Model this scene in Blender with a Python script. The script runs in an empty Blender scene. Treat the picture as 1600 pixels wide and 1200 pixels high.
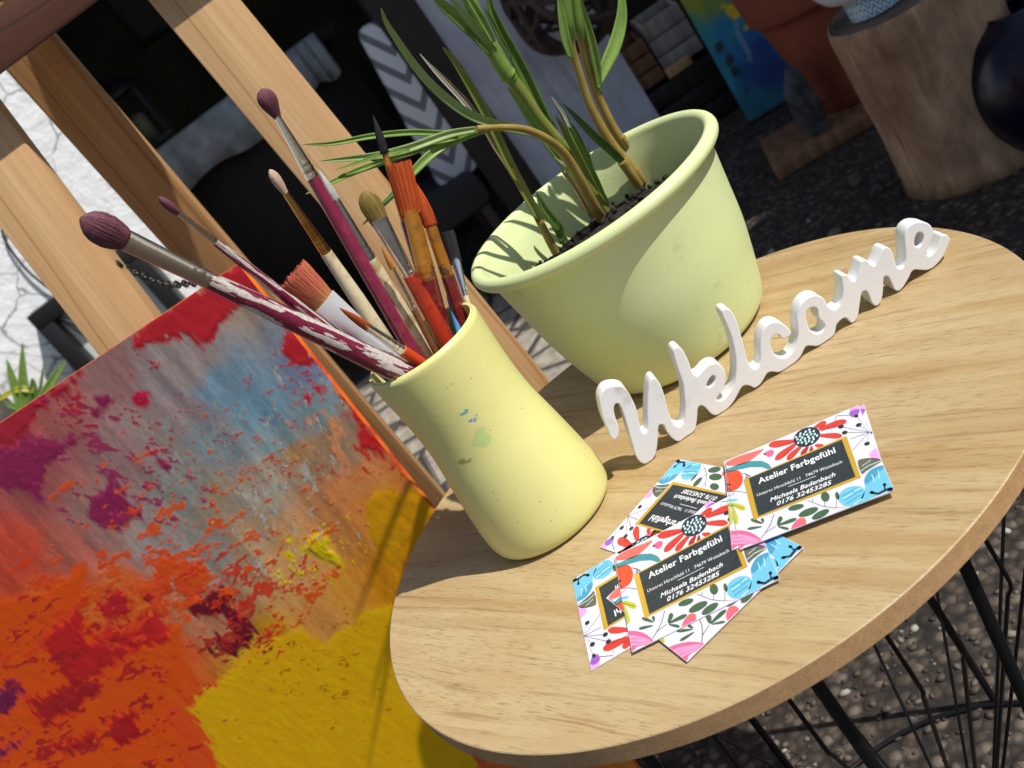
import bpy, bmesh, math, random
import numpy as np
from mathutils import Vector, Matrix, noise as mnoise
random.seed(4); RNG = np.random.default_rng(4)
scn = bpy.context.scene
col = scn.collection
R = math.radians

# ------------------------------------------------------------------ camera, sky, sun, exposure
F, PITCH, ROLL, TZ = 1695.4, .359, -.645, .5          # focal in photo pixels, table top height
CAM = np.array([0, 0, TZ + .3406])
def basis():
    f = np.array([0, math.cos(PITCH), -math.sin(PITCH)]); r = np.array([1., 0, 0]); u = np.cross(r, f)
    c, s = math.cos(ROLL), math.sin(ROLL)
    return np.array([c*r + s*u, -s*r + c*u, f])
MB_ = basis()
cd = bpy.data.cameras.new('camera'); cam = bpy.data.objects.new('camera', cd); col.objects.link(cam)
cd.sensor_width = 36; cd.lens = F/1600*36; cd.clip_start = .02; cd.clip_end = 300
m = Matrix(((MB_[0][0], MB_[1][0], -MB_[2][0], CAM[0]), (MB_[0][1], MB_[1][1], -MB_[2][1], CAM[1]),
            (MB_[0][2], MB_[1][2], -MB_[2][2], CAM[2]), (0, 0, 0, 1)))
cam.matrix_world = m
cd.dof.use_dof = True; cd.dof.focus_distance = .68; cd.dof.aperture_fstop = 14
scn.camera = cam
w = bpy.data.worlds.new('World'); scn.world = w; w.use_nodes = True
SUN_AZ, SUN_EL = math.atan2(.79, -.61), R(52)
nt = w.node_tree; bg = nt.nodes['Background']
sky = nt.nodes.new('ShaderNodeTexSky'); sky.sky_type = 'NISHITA'; sky.sun_disc = False
sky.sun_elevation = SUN_EL; sky.sun_rotation = SUN_AZ
nt.links.new(sky.outputs[0], bg.inputs[0]); bg.inputs[1].default_value = .09
sl = bpy.data.lights.new('sun', 'SUN'); sl.energy = 4.7; sl.angle = R(.6); sl.color = (1, .965, .91)
so = bpy.data.objects.new('sun', sl); col.objects.link(so); so.location = (3, -2, 5)
SUN = Vector((math.sin(SUN_AZ)*math.cos(SUN_EL), math.cos(SUN_AZ)*math.cos(SUN_EL), math.sin(SUN_EL)))
so.rotation_euler = SUN.to_track_quat('Z', 'Y').to_euler()
scn.view_settings.view_transform = 'Standard'; scn.view_settings.look = 'None'
scn.view_settings.exposure = .1; scn.view_settings.gamma = 1

# ------------------------------------------------------------------ helpers
def ray(x, y):
    d = np.array([(x-800)/F, -(y-600)/F, 1.]) @ MB_
    return d
def onz(x, y, z): d = ray(x, y); return CAM + d*(z-CAM[2])/d[2]
def at(x, y, Y): d = ray(x, y); return CAM + d*Y/d[1]
def onpl(x, y, p, n): d = ray(x, y); return CAM + d*(np.dot(np.asarray(p)-CAM, n)/np.dot(d, n))
def proj(P):
    q = (np.asarray(P)-CAM) @ MB_.T
    return np.stack([800+F*q[..., 0]/q[..., 2], 600-F*q[..., 1]/q[..., 2]], -1)
def s2l(c):
    c = np.asarray(c, float)/255
    return np.where(c <= .04045, c/12.92, ((c+.055)/1.055)**2.4)
def rgb(*c): return (*[float(v) for v in s2l(c)], 1)

MATS = {}
def mat(name, color=(.5, .5, .5, 1), rough=.6, metal=0., spec=.5, build=None, coat=0.):
    if name in MATS: return MATS[name]
    m = bpy.data.materials.new(name); m.use_nodes = True; MATS[name] = m
    b = m.node_tree.nodes['Principled BSDF']
    b.inputs['Base Color'].default_value = color; b.inputs['Roughness'].default_value = rough
    b.inputs['Metallic'].default_value = metal; b.inputs['Specular IOR Level'].default_value = spec
    b.inputs['Coat Weight'].default_value = coat
    if build: build(NT(m.node_tree, b))
    return m
class NT:
    def __init__(s, t, b): s.t = t; s.b = b
    def n(s, typ, **kw):
        nd = s.t.nodes.new(typ)
        for k, v in kw.items():
            if k.startswith('_'): setattr(nd, k[1:], v)
            else: nd.inputs[k.replace('__', ' ')].default_value = v
        return nd
    def l(s, a, b): s.t.links.new(a, b)
    def coord(s, scale=(1, 1, 1), rot=(0, 0, 0), loc=(0, 0, 0), which='Object'):
        c = s.n('ShaderNodeTexCoord'); mp = s.n('ShaderNodeMapping')
        mp.inputs['Scale'].default_value = scale; mp.inputs['Rotation'].default_value = rot; mp.inputs['Location'].default_value = loc
        s.l(c.outputs[which], mp.inputs[0]); return mp.outputs[0]
    def noise(s, vec, scale, detail=4, rough=.5, dist=0.):
        nd = s.n('ShaderNodeTexNoise', Scale=scale, Detail=detail, Roughness=rough, Distortion=dist); s.l(vec, nd.inputs['Vector']); return nd.outputs['Fac']
    def voro(s, vec, scale, feature='F1', out='Distance', rnd=1.):
        nd = s.n('ShaderNodeTexVoronoi', _feature=feature, Scale=scale, Randomness=rnd); s.l(vec, nd.inputs['Vector']); return nd.outputs[out]
    def ramp(s, fac, stops, interp='LINEAR'):
        nd = s.n('ShaderNodeValToRGB'); r = nd.color_ramp; r.interpolation = interp
        while len(r.elements) < len(stops): r.elements.new(.5)
        for e, (p, c) in zip(r.elements, stops):
            e.position = p; e.color = c if hasattr(c, '__len__') else (c, c, c, 1)
        s.l(fac, nd.inputs[0]); return nd.outputs[0]
    def mix(s, fac, a, b, mode='MIX'):
        nd = s.n('ShaderNodeMix', _data_type='RGBA', _blend_type=mode)
        for i, v in ((0, fac), (6, a), (7, b)):
            if hasattr(v, 'is_output') or hasattr(v, 'links'): s.l(v, nd.inputs[i])
            elif hasattr(v, '__len__'): nd.inputs[i].default_value = v
            else: nd.inputs[i].default_value = v
        return nd.outputs[2]
    def math(s, op, a, b=0., c=None):
        nd = s.n('ShaderNodeMath', _operation=op)
        for i, v in enumerate((a, b) if c is None else (a, b, c)):
            if hasattr(v, 'links'): s.l(v, nd.inputs[i])
            else: nd.inputs[i].default_value = v
        return nd.outputs[0]
    def sep(s, vec):
        nd = s.n('ShaderNodeSeparateXYZ'); s.l(vec, nd.inputs[0]); return nd.outputs
    def color(s, sock): s.l(sock, s.b.inputs['Base Color'])
    def rough(s, sock): s.l(sock, s.b.inputs['Roughness'])
    def bump(s, h, strength=.3, dist=.001):
        nd = s.n('ShaderNodeBump', Strength=strength, Distance=dist); s.l(h, nd.inputs['Height']); s.l(nd.outputs[0], s.b.inputs['Normal'])

def tag(o, label=None, cat=None, group=None, kind=None):
    if label: o['label'] = label
    if cat: o['category'] = cat
    if group: o['group'] = group
    if kind: o['kind'] = kind
    return o
def thing(name, label, cat, loc=(0, 0, 0), group=None):
    o = bpy.data.objects.new(name, None); o.empty_display_size = .02; col.objects.link(o); o.location = Vector([float(v) for v in loc])
    return tag(o, label, cat, group)
WM = {}
def link(name, me, parent=None, mw=None, mats=None):
    """link mesh data whose coordinates are local to mw (identity: world coordinates)"""
    o = bpy.data.objects.new(name, me); col.objects.link(o)
    mw = mw or Matrix.Identity(4)
    WM[o] = mw
    if parent is not None:
        o.parent = parent
        pm = WM.get(parent) or Matrix.Translation(parent.location)
        o.matrix_parent_inverse = pm.inverted()
    o.matrix_basis = mw
    return o
def mesh(name, v, f, material, parent=None, smooth=True, mw=None, fm=None, origin=False):
    me = bpy.data.meshes.new(name)
    v = np.asarray(v, float)
    if origin and mw is None:
        c = np.array([(v[:, 0].min()+v[:, 0].max())/2, (v[:, 1].min()+v[:, 1].max())/2, v[:, 2].min()])
        v = v-c; mw = Matrix.Translation(Vector(c))
    me.from_pydata([tuple(map(float, p)) for p in v], [], [tuple(int(i) for i in q) for q in f])
    for mm in (material if isinstance(material, (list, tuple)) else [material]): me.materials.append(mm)
    if fm is not None: me.polygons.foreach_set('material_index', np.asarray(fm, np.int32))
    if smooth: me.polygons.foreach_set('use_smooth', np.ones(len(me.polygons), bool))
    me.update()
    return link(name, me, parent, mw)
def sharp(o, ang=35):
    me = o.data
    try: me.set_sharp_from_angle(angle=R(ang))
    except Exception: pass
    return o
def lathe(name, prof, material, parent=None, c=(0, 0, 0), seg=96, wob=None):
    """prof: list of (r, z)"""
    v, f = [], []
    n = len(prof)
    for i, (r, z) in enumerate(prof):
        for k in range(seg):
            a = 2*math.pi*k/seg; rr = r*(1+(wob(a, z) if wob else 0))
            v.append((rr*math.cos(a), rr*math.sin(a), z))
    for i in range(n-1):
        for k in range(seg):
            k2 = (k+1) % seg; f.append((i*seg+k, i*seg+k2, (i+1)*seg+k2, (i+1)*seg+k))
    if prof[0][0] < 1e-4 or True: f.append(tuple(range(seg-1, -1, -1)))
    return mesh(name, v, f, material, parent, mw=Matrix.Translation(Vector([float(x) for x in c])))
def smooth_prof(pts, n=8):
    """Catmull-Rom through (r,z)"""
    p = [np.array(q, float) for q in pts]; p = [2*p[0]-p[1]]+p+[2*p[-1]-p[-2]]; out = []
    for i in range(1, len(p)-2):
        for t in np.linspace(0, 1, n, endpoint=False):
            a, b, c, d = p[i-1], p[i], p[i+1], p[i+2]
            out.append(.5*((2*b)+(c-a)*t+(2*a-5*b+4*c-d)*t*t+(-a+3*b-3*c+d)*t**3))
    out.append(p[-2]); return out
def spline(pts, n=8): return np.array(smooth_prof(pts, n))
def frames(path):
    P = np.asarray(path, float); T = np.gradient(P, axis=0); T /= np.linalg.norm(T, axis=1)[:, None]
    return P, T
VIEW = lambda p: (lambda d: d/np.linalg.norm(d))(CAM-np.asarray(p))
def tubegeo(path, rad, seg=12, flat=1., rot=0., face=True, ridge=None):
    """tube; side axis lies across the view unless face=False; flat scales the other axis"""
    P, T = frames(path); n = len(P); v, f = [], []
    rad = np.broadcast_to(np.asarray(rad, float), (n,)); fl = np.broadcast_to(np.asarray(flat, float), (n,))
    ref = None
    for i in range(n):
        if face:
            s = np.cross(T[i], VIEW(P[i]))
        else:
            if ref is None: ref = np.cross(T[i], [.3, .5, .8])
            s = ref - T[i]*np.dot(ref, T[i]); ref = s
        s /= np.linalg.norm(s); b = np.cross(T[i], s)
        for k in range(seg):
            a = 2*math.pi*k/seg+rot; q = rad[i]*(1+(ridge[i][k] if ridge is not None else 0))
            v.append(P[i]+s*math.cos(a)*q+b*math.sin(a)*q*fl[i])
    for i in range(n-1):
        for k in range(seg):
            k2 = (k+1) % seg; f.append((i*seg+k, i*seg+k2, (i+1)*seg+k2, (i+1)*seg+k))
    f.append(tuple(range(seg-1, -1, -1))); f.append(tuple((n-1)*seg+k for k in range(seg)))
    return v, f
def tube(name, path, rad, material, parent=None, seg=12, **kw):
    v, f = tubegeo(path, rad, seg, **kw); return sharp(mesh(name, v, f, material, parent), 50)
class Geo:
    def __init__(s): s.v = []; s.f = []; s.m = []
    def add(s, v, f, mi=0):
        o = len(s.v); s.v += [tuple(map(float, p)) for p in v]; s.f += [tuple(i+o for i in q) for q in f]; s.m += [mi]*len(f); return s
    def out(s, name, mats, parent=None, smooth=False, **kw): return mesh(name, s.v, s.f, mats, parent, smooth, fm=s.m, **kw)
def boxgeo(sx, sy, sz, bev=.0, loc=(0, 0, 0), segs=2):
    bm = bmesh.new(); bmesh.ops.create_cube(bm, size=1)
    bmesh.ops.scale(bm, vec=(sx, sy, sz), verts=bm.verts)
    if bev: bmesh.ops.bevel(bm, geom=bm.edges[:], offset=bev, segments=segs, profile=.5, affect='EDGES')
    bmesh.ops.translate(bm, vec=loc, verts=bm.verts)
    bm.verts.index_update()
    v = [tuple(q.co) for q in bm.verts]; f = [tuple(q.index for q in p.verts) for p in bm.faces]; bm.free(); return v, f
def box(name, sx, sy, sz, material, parent=None, mw=None, bev=.002, loc=(0, 0, 0)):
    v, f = boxgeo(sx, sy, sz, bev, loc); return sharp(mesh(name, v, f, material, parent, True, mw), 40)
def bar(name, a, b, wdt, thk, material, parent=None, bev=.0015, side=None):
    """box from a to b, length on local Z, width across the view (or along side)"""
    a = np.asarray(a, float); b = np.asarray(b, float); z = b-a; L = np.linalg.norm(z); z /= L
    s = np.cross(VIEW((a+b)/2), z) if side is None else np.asarray(side, float)
    s = s-z*np.dot(s, z); s /= np.linalg.norm(s); y = np.cross(z, s); c = (a+b)/2
    mw = Matrix([[s[i], y[i], z[i], c[i]] for i in range(3)]+[[0, 0, 0, 1]])
    return box(name, wdt, thk, L, material, parent, mw, bev)
def fbm(x, y, s, seed=0, oct=4):
    out = np.zeros(np.shape(x)); amp = 1; tot = 0
    r = np.random.default_rng(seed)
    for o in range(oct):
        T = r.random((64, 64)); xs = np.asarray(x)*s*2**o+r.random()*64; ys = np.asarray(y)*s*2**o+r.random()*64
        xi = np.floor(xs).astype(int); yi = np.floor(ys).astype(int); fx = xs-xi; fy = ys-yi
        fx = fx*fx*(3-2*fx); fy = fy*fy*(3-2*fy)
        g = lambda a, b: T[a % 64, b % 64]
        out += amp*((g(xi, yi)*(1-fx)+g(xi+1, yi)*fx)*(1-fy)+(g(xi, yi+1)*(1-fx)+g(xi+1, yi+1)*fx)*fy)
        tot += amp; amp *= .5
    return out/tot

# ------------------------------------------------------------------ materials
def wood_nodes(c1, c2, c3, ring=14., pore=.5, bump=.25):
    def b(N):
        v = N.coord((1, 1, .07))
        d = N.noise(v, 9, 3, .5)
        # distorted rings running along the board
        x = N.sep(N.coord((1, 1, .05)))
        q = N.math('ADD', N.math('MULTIPLY', x[0], 60*ring/14), N.math('MULTIPLY', d, 7.))
        wv = N.math('PINGPONG', q, 1.)
        c = N.ramp(wv, [(0, c1), (.55, c2), (.9, c2), (1., c3)])
        fn = N.noise(N.coord((1, 1, .02)), 420, 3, .6)
        c = N.mix(N.ramp(fn, [(.35, .35*pore*2), (.6, 0.)]), c, c3)
        N.color(c); N.bump(fn, bump, .0006)
    return b
pine = mat('pine', rough=.55, build=wood_nodes(rgb(208, 170, 124), rgb(198, 158, 110), rgb(166, 120, 74), 9))
pine_dark = mat('aged_pine', rough=.6, build=wood_nodes(rgb(206, 162, 110), rgb(196, 150, 98), rgb(158, 112, 66), 12))
shade_wood = mat('shade_brown_wood', rough=.55, build=wood_nodes(rgb(96, 56, 34), rgb(86, 48, 28), rgb(58, 30, 18), 12))  # dark brown puts the shadow on the easel crossbar's face into its colour
dark_wood = mat('dark_wood', rough=.6, build=wood_nodes(rgb(48, 34, 28), rgb(38, 27, 22), rgb(22, 15, 12), 12))
crate_wood = mat('crate_wood', rough=.7, build=wood_nodes(rgb(150, 110, 78), rgb(130, 92, 62), rgb(90, 60, 38), 12))
def ash(N):
    v = N.coord((1, 1, 1)); x = N.sep(v)
    warp = N.noise(N.coord((1.6, 9, 1)), 3.0, 3, .5)
    y2 = N.math('ADD', x[1], N.math('MULTIPLY', warp, .016))
    st = N.n('ShaderNodeCombineXYZ'); N.l(N.math('MULTIPLY', x[0], .05), st.inputs[0]); N.l(y2, st.inputs[1])
    broad = N.noise(st.outputs[0], 26, 4, .55)
    c = N.ramp(broad, [(.24, rgb(156, 122, 81)), (.40, rgb(178, 152, 108)), (.50, rgb(190, 168, 125)), (.60, rgb(178, 150, 104)), (.76, rgb(155, 118, 74))])
    # staves: slight tone steps across the board
    stv = N.n('ShaderNodeTexWhiteNoise', _noise_dimensions='1D'); N.l(N.math('FLOOR', N.math('MULTIPLY', x[1], 17.)), stv.inputs['W'])
    c = N.mix(N.math('MULTIPLY', stv.outputs['Value'], .22), c, rgb(160, 124, 83))
    # dark year-ring lines
    st2 = N.n('ShaderNodeCombineXYZ'); N.l(N.math('MULTIPLY', x[0], .035), st2.inputs[0]); N.l(y2, st2.inputs[1])
    lines = N.noise(st2.outputs[0], 210, 4, .65)
    c = N.mix(N.ramp(lines, [(.55, 0.), (.66, .48)]), c, rgb(123, 88, 53))
    # open pores: short dashes along the grain
    po = N.noise(N.coord((60, 900, 1)), 1.3, 3, .65)
    pm = N.ramp(po, [(.54, 0.), (.68, .8)])
    zone = N.ramp(N.noise(st.outputs[0], 34, 2, .5), [(.36, .35), (.6, 1.)])
    c = N.mix(N.mix(1., pm, zone, 'MULTIPLY'), c, rgb(120, 86, 51))
    blot = N.noise(N.coord((3, 7, 1)), 5, 3, .5)
    c = N.mix(N.ramp(blot, [(.45, 0.), (.75, .28)]), c, rgb(164, 118, 72))
    N.color(c); N.rough(N.ramp(broad, [(.3, .42), (.7, .56)])); N.bump(N.math('SUBTRACT', 1., pm), .35, .0003)
ash_m = mat('ash_veneer', rough=.5, build=ash)
def mdf(N):
    v = N.coord(); a = N.noise(v, 900, 3, .7); b2 = N.noise(v, 140, 3, .5)
    N.color(N.mix(N.ramp(a, [(.4, 0.), (.7, .6)]), N.ramp(b2, [(.3, rgb(176, 136, 92)), (.7, rgb(192, 152, 106))]), rgb(140, 102, 64)))
    N.bump(a, .4, .0005)
mdf_m = mat('board_edge', rough=.8, build=mdf)
black_metal = mat('black_metal', rgb(22, 22, 24), .35, .3, .5)
cap_grey = mat('grey_plastic_cap', rgb(140, 146, 152), .4)
def paintbump(c, c2, sc, strength, dist, specks=None):
    def b(N):
        v = N.coord(); n = N.noise(v, sc, 4, .6); br = N.noise(v, 14, 3, .5)
        base = N.mix(N.ramp(br, [(.35, 0.), (.7, .6)]), c, c2)
        if specks:
            s = N.voro(v, specks[0]); msk = N.ramp(s, [(.0, 1.), (specks[1], 1.), (specks[1]*1.6, 0.)])
            sel = N.ramp(N.noise(v, 55, 2, .5), [(.56, 0.), (.62, .8)])
            base = N.mix(N.mix(1., msk, sel, 'MULTIPLY'), base, rgb(112, 98, 40))
            scuff = N.mix(1., N.ramp(N.noise(v, 34, 5, .7), [(.56, 0.), (.70, .5)]), N.ramp(N.noise(v, 9, 2, .5), [(.45, 0.), (.62, 1.)]), 'MULTIPLY')
            base = N.mix(scuff, base, rgb(170, 160, 120))
        N.color(base); N.bump(n, strength, dist)
    return b
pot_m = mat('pale_green_paint', rough=.5, build=paintbump(rgb(212, 222, 164), rgb(206, 217, 155), 420, .16, .0010, (70, .035)))
white_m = mat('white_paint', rough=.45, build=paintbump(rgb(230, 229, 228), rgb(220, 220, 221), 120, .22, .0010, (90, .03)))
def vase_b(N):
    v = N.coord(); n = N.noise(v, 330, 4, .6); br = N.noise(v, 20, 3, .5); x = N.sep(v)
    c = N.mix(N.ramp(br, [(.35, 0.), (.7, .5)]), rgb(216, 213, 140), rgb(209, 204, 128))
    s = N.voro(v, 170); msk = N.ramp(s, [(.0, 1.), (.06, 1.), (.11, 0.)]); sel = N.ramp(N.noise(v, 45, 2, .5), [(.50, 0.), (.56, .75)])
    c = N.mix(N.mix(1., msk, sel, 'MULTIPLY'), c, rgb(120, 104, 44))
    def smear(c, p, rx, rz, colr, thr, ns, seed=0.):
        vm = N.n('ShaderNodeVectorMath', _operation='SUBTRACT'); N.l(v, vm.inputs[0]); vm.inputs[1].default_value = p
        v2 = N.n('ShaderNodeVectorMath', _operation='MULTIPLY'); N.l(vm.outputs[0], v2.inputs[0]); v2.inputs[1].default_value = (1/rx, 1/rx, 1/rz)
        ln = N.n('ShaderNodeVectorMath', _operation='LENGTH'); N.l(v2.outputs[0], ln.inputs[0])
        g = N.ramp(ln.outputs['Value'], [(.2, .55), (1., 0.)])
        k = N.math('ADD', N.noise(N.coord((1, 1, 1.6), loc=(seed, seed, 0)), ns, 3, .6), g)
        return N.mix(N.ramp(k, [(thr, 0.), (thr+.05, .85)]), c, colr)
    for p, rx, rz, colr, thr, ns, sd in VASE_SMEARS: c = smear(c, p, rx, rz, colr, thr, ns, sd)
    N.color(c); N.bump(n, .16, .0008)
soil_m = mat('soil', rgb(34, 27, 22), .95, build=lambda N: (N.color(N.ramp(N.noise(N.coord(), 160, 4, .7), [(.35, rgb(14, 11, 9)), (.65, rgb(48, 38, 30))])), N.bump(N.noise(N.coord(), 200, 4, .7), .9, .004)))
def gravel(N):
    v = N.coord(); d = N.voro(v, 75); cc = N.n('ShaderNodeTexVoronoi', Scale=75.); N.l(v, cc.inputs['Vector'])
    g = N.sep(cc.outputs['Color'])
    big = N.noise(v, 3.5, 4, .6); moss = N.noise(v, 6, 3, .5)
    c = N.ramp(g[0], [(0, rgb(48, 40, 33)), (.5, rgb(76, 65, 54)), (.8, rgb(98, 86, 73)), (1, rgb(128, 116, 102))])
    c = N.mix(N.ramp(big, [(.35, 0.), (.7, .6)]), c, rgb(60, 49, 39))
    c = N.mix(N.ramp(moss, [(.58, 0.), (.75, .35)]), c, rgb(52, 56, 26))
    N.color(N.mix(N.ramp(d, [(.3, 0.), (.62, .8)]), c, rgb(22, 18, 15))); N.bump(N.math('SUBTRACT', 1., d), .8, .006)
gravel_m = mat('dark_gravel', rough=.9, build=gravel)
pebble_m = mat('pebbles', rough=.75, build=lambda N: N.color(N.ramp(N.sep(N.coord((1, 1, 1)))[0], [(0, .1), (1, .1)])))
def pebb(N):
    oi = N.n('ShaderNodeNewGeometry')
    N.color(N.ramp(oi.outputs['Random Per Island'], [(0, rgb(40, 34, 29)), (.5, rgb(70, 60, 50)), (.82, rgb(96, 86, 76)), (.96, rgb(122, 114, 104)), (1, rgb(164, 157, 146))]))
pebble_m = mat('gravel_stone', rough=.7, build=pebb)
def paving(N):
    v = N.coord(); d = N.voro(v, 7, 'DISTANCE_TO_EDGE'); n = N.noise(v, 40, 4, .6)
    c = N.ramp(n, [(.3, rgb(120, 112, 100)), (.7, rgb(172, 162, 146))])
    N.color(N.mix(N.ramp(d, [(.02, 1.), (.07, 0.)]), c, rgb(60, 56, 50))); N.bump(N.ramp(d, [(.0, 0.), (.1, 1.)]), .8, .02)
paving_m = mat('stone_paving', rough=.85, build=paving)
def whitewall(N):
    v = N.coord(); n = N.noise(v, 9, 5, .6); wv = N.n('ShaderNodeVectorMath', _operation='ADD')
    nc = N.n('ShaderNodeTexNoise', Scale=5., Detail=4.); N.l(v, nc.inputs['Vector'])
    sc = N.n('ShaderNodeVectorMath', _operation='SCALE', Scale=.16); N.l(nc.outputs['Color'], sc.inputs[0]); N.l(v, wv.inputs[0]); N.l(sc.outputs[0], wv.inputs[1])
    d = N.voro(wv.outputs[0], 9.5, 'DISTANCE_TO_EDGE'); brk = N.noise(v, 6, 3, .6)
    line = N.mix(1., N.ramp(d, [(.0, 1.), (.034, 0.)]), N.ramp(brk, [(.38, 0.), (.54, 1.)]), 'MULTIPLY')
    c = N.mix(N.ramp(n, [(.5, 0.), (.8, .4)]), rgb(250, 250, 249), rgb(226, 225, 222))
    N.color(N.mix(line, c, rgb(128, 126, 124))); N.bump(N.noise(v, 26, 5, .65), .45, .012)
wall_m = mat('whitewashed_wall', rough=.85, build=whitewall)
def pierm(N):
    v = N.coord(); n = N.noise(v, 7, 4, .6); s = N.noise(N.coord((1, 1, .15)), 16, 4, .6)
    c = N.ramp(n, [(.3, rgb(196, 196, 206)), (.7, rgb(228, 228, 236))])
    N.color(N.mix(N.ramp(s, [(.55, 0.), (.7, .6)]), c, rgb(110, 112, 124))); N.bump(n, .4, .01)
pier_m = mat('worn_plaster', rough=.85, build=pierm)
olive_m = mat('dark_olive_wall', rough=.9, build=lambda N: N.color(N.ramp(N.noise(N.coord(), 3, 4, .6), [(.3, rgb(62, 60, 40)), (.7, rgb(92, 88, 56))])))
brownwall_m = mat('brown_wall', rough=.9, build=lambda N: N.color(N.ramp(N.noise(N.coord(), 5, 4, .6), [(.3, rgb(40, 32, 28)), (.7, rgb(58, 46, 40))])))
roof_m = mat('roof_boards', rgb(70, 56, 46), .85)
black_m = mat('matt_black', rgb(20, 20, 21), .5)
terra_m = mat('terracotta', rough=.8, build=lambda N: N.color(N.ramp(N.noise(N.coord(), 14, 4, .6), [(.3, rgb(132, 62, 40)), (.7, rgb(158, 80, 54))])))
navy_m = mat('navy_glaze', rgb(12, 13, 34), .24, 0, .45)
def barkm(N):
    v = N.coord((1, 1, .3)); n = N.noise(v, 22, 6, .7, .6); b2 = N.noise(N.coord(), 7, 4, .6); ck = N.noise(N.coord((1, 1, .05)), 34, 3, .7)
    c = N.ramp(n, [(.3, rgb(138, 104, 78)), (.55, rgb(190, 152, 118)), (.75, rgb(212, 182, 150))])
    c = N.mix(N.ramp(b2, [(.45, 0.), (.68, .75)]), c, rgb(112, 78, 56))
    N.color(N.mix(N.ramp(ck, [(.63, 0.), (.68, .8)]), c, rgb(46, 34, 26))); N.bump(n, .6, .01)
bark_m = mat('debarked_log', rough=.85, build=barkm)
def ringsm(N):
    x = N.sep(N.coord()); r = N.math('SQRT', N.math('ADD', N.math('MULTIPLY', x[0], x[0]), N.math('MULTIPLY', x[1], x[1])))
    q = N.math('PINGPONG', N.math('ADD', N.math('MULTIPLY', r, 160.), N.math('MULTIPLY', N.noise(N.coord(), 9, 3), 4.)), 1.)
    N.color(N.mix(N.ramp(N.noise(N.coord(), 8, 4), [(.4, 0.), (.65, .8)]), N.ramp(q, [(0, rgb(140, 122, 104)), (1, rgb(110, 92, 76))]), rgb(54, 46, 42)))
rings_m = mat('log_end_grain', rough=.85, build=ringsm)

# ------------------------------------------------------------------ ground and building shell
def sheet(name, x0, y0, x1, y1, z, material, n=1):
    o = mesh(name, [(x0, y0, z), (x1, y0, z), (x1, y1, z), (x0, y1, z)], [(0, 1, 2, 3)], material, smooth=False); return tag(o, kind='structure')
sheet('ground', -120, -120, 120, 120, 0, gravel_m)
pv = mesh('paved_path', [(-3, 1.55, .004), (.12, 1.55, .004), (.35, 2.98, .004), (-3, 2.98, .004)], [(0, 1, 2, 3)], paving_m, smooth=False); tag(pv, kind='structure')
# scattered gravel stones in the strip of ground seen under the table and behind it
def pebbles():
    G = Geo(); ico = bmesh.new(); bmesh.ops.create_icosphere(ico, subdivisions=1, radius=1)
    iv = np.array([v.co[:] for v in ico.verts]); ifc = [tuple(v.index for v in f.verts) for f in ico.faces]; ico.free()
    zones = [(2600, -.35, .55, .35, 1.35, .0022, .006), (320, .4, 1.4, 1.2, 2.4, .004, .009), (25, .5, 1.0, 1.3, 2.0, .008, .016)]
    V, Fc = [], []
    for n, x0, x1, y0, y1, r0, r1 in zones:
        for k in range(n):
            x, y = random.uniform(x0, x1), random.uniform(y0, y1); r = r0+(r1-r0)*random.random()**2.2
            q = iv*np.array([r*random.uniform(.8, 1.4), r*random.uniform(.7, 1.1), r*random.uniform(.5, .8)])*RNG.uniform(.85, 1.15, (len(iv), 1))
            a = random.uniform(0, 6.28); ca, sa = math.cos(a), math.sin(a)
            q = np.stack([q[:, 0]*ca-q[:, 1]*sa+x, q[:, 0]*sa+q[:, 1]*ca+y, q[:, 2]+r*.25], 1); o = len(V)
            V += list(q); Fc += [tuple(i+o for i in t) for t in ifc]
    o = mesh('gravel_stones', V, Fc, pebble_m, smooth=True); tag(o, 'loose gravel stones strewn over the dark ground around the table', 'gravel', kind='stuff')
pebbles()

def wallbox(name, x0, x1, y0, y1, z0, z1, material, label, cat='wall', kind=None):
    v, f = boxgeo(x1-x0, y1-y0, z1-z0, 0)
    o = mesh(name, v, f, material, None, False, Matrix.Translation(((x0+x1)/2, (y0+y1)/2, (z0+z1)/2)))
    return tag(o, label, cat, kind=kind)
JX = float(at(150, 200, 3.0)[0])
wallbox('garden_wall', -5, JX, 3.0, 3.14, 0, 2.6, wall_m, 'sunlit whitewashed garden wall with cracked paint behind the easel')
PX0, PX1 = float(at(655, 10, 2.9)[0]), float(at(955, 60, 2.9)[0])
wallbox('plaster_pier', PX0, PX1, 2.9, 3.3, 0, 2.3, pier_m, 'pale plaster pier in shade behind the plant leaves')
wallbox('door_post', PX0-.115, PX0-.004, 2.86, 2.97, 0, 2.3, dark_wood, 'dark wooden door post against the pale plaster pier', 'post')
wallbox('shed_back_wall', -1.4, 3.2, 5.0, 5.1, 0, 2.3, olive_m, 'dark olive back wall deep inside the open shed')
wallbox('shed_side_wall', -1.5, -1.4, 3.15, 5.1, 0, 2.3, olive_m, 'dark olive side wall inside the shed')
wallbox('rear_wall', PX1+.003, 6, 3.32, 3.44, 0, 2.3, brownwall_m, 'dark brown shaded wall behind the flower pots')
wallbox('shed_roof', -1.6, 6.2, 3.0, 5.2, 2.31, 2.39, roof_m, 'boarded roof over the open shed', 'roof')
wallbox('shade_wall', 2.1, 6.2, 1.02, 1.14, 0, 5.6, brownwall_m, 'tall brown wall added unseen on the right to shade the background')  # unseen wall, added to keep the sun off the pier and chair
wallbox('shade_roof', 2.02, 6.2, -1.6, 1.0, 2.31, 2.38, roof_m, 'boarded roof slab added unseen on the right to shade the background', 'roof')  # unseen slab, added so the ground around the log falls in shade
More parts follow.
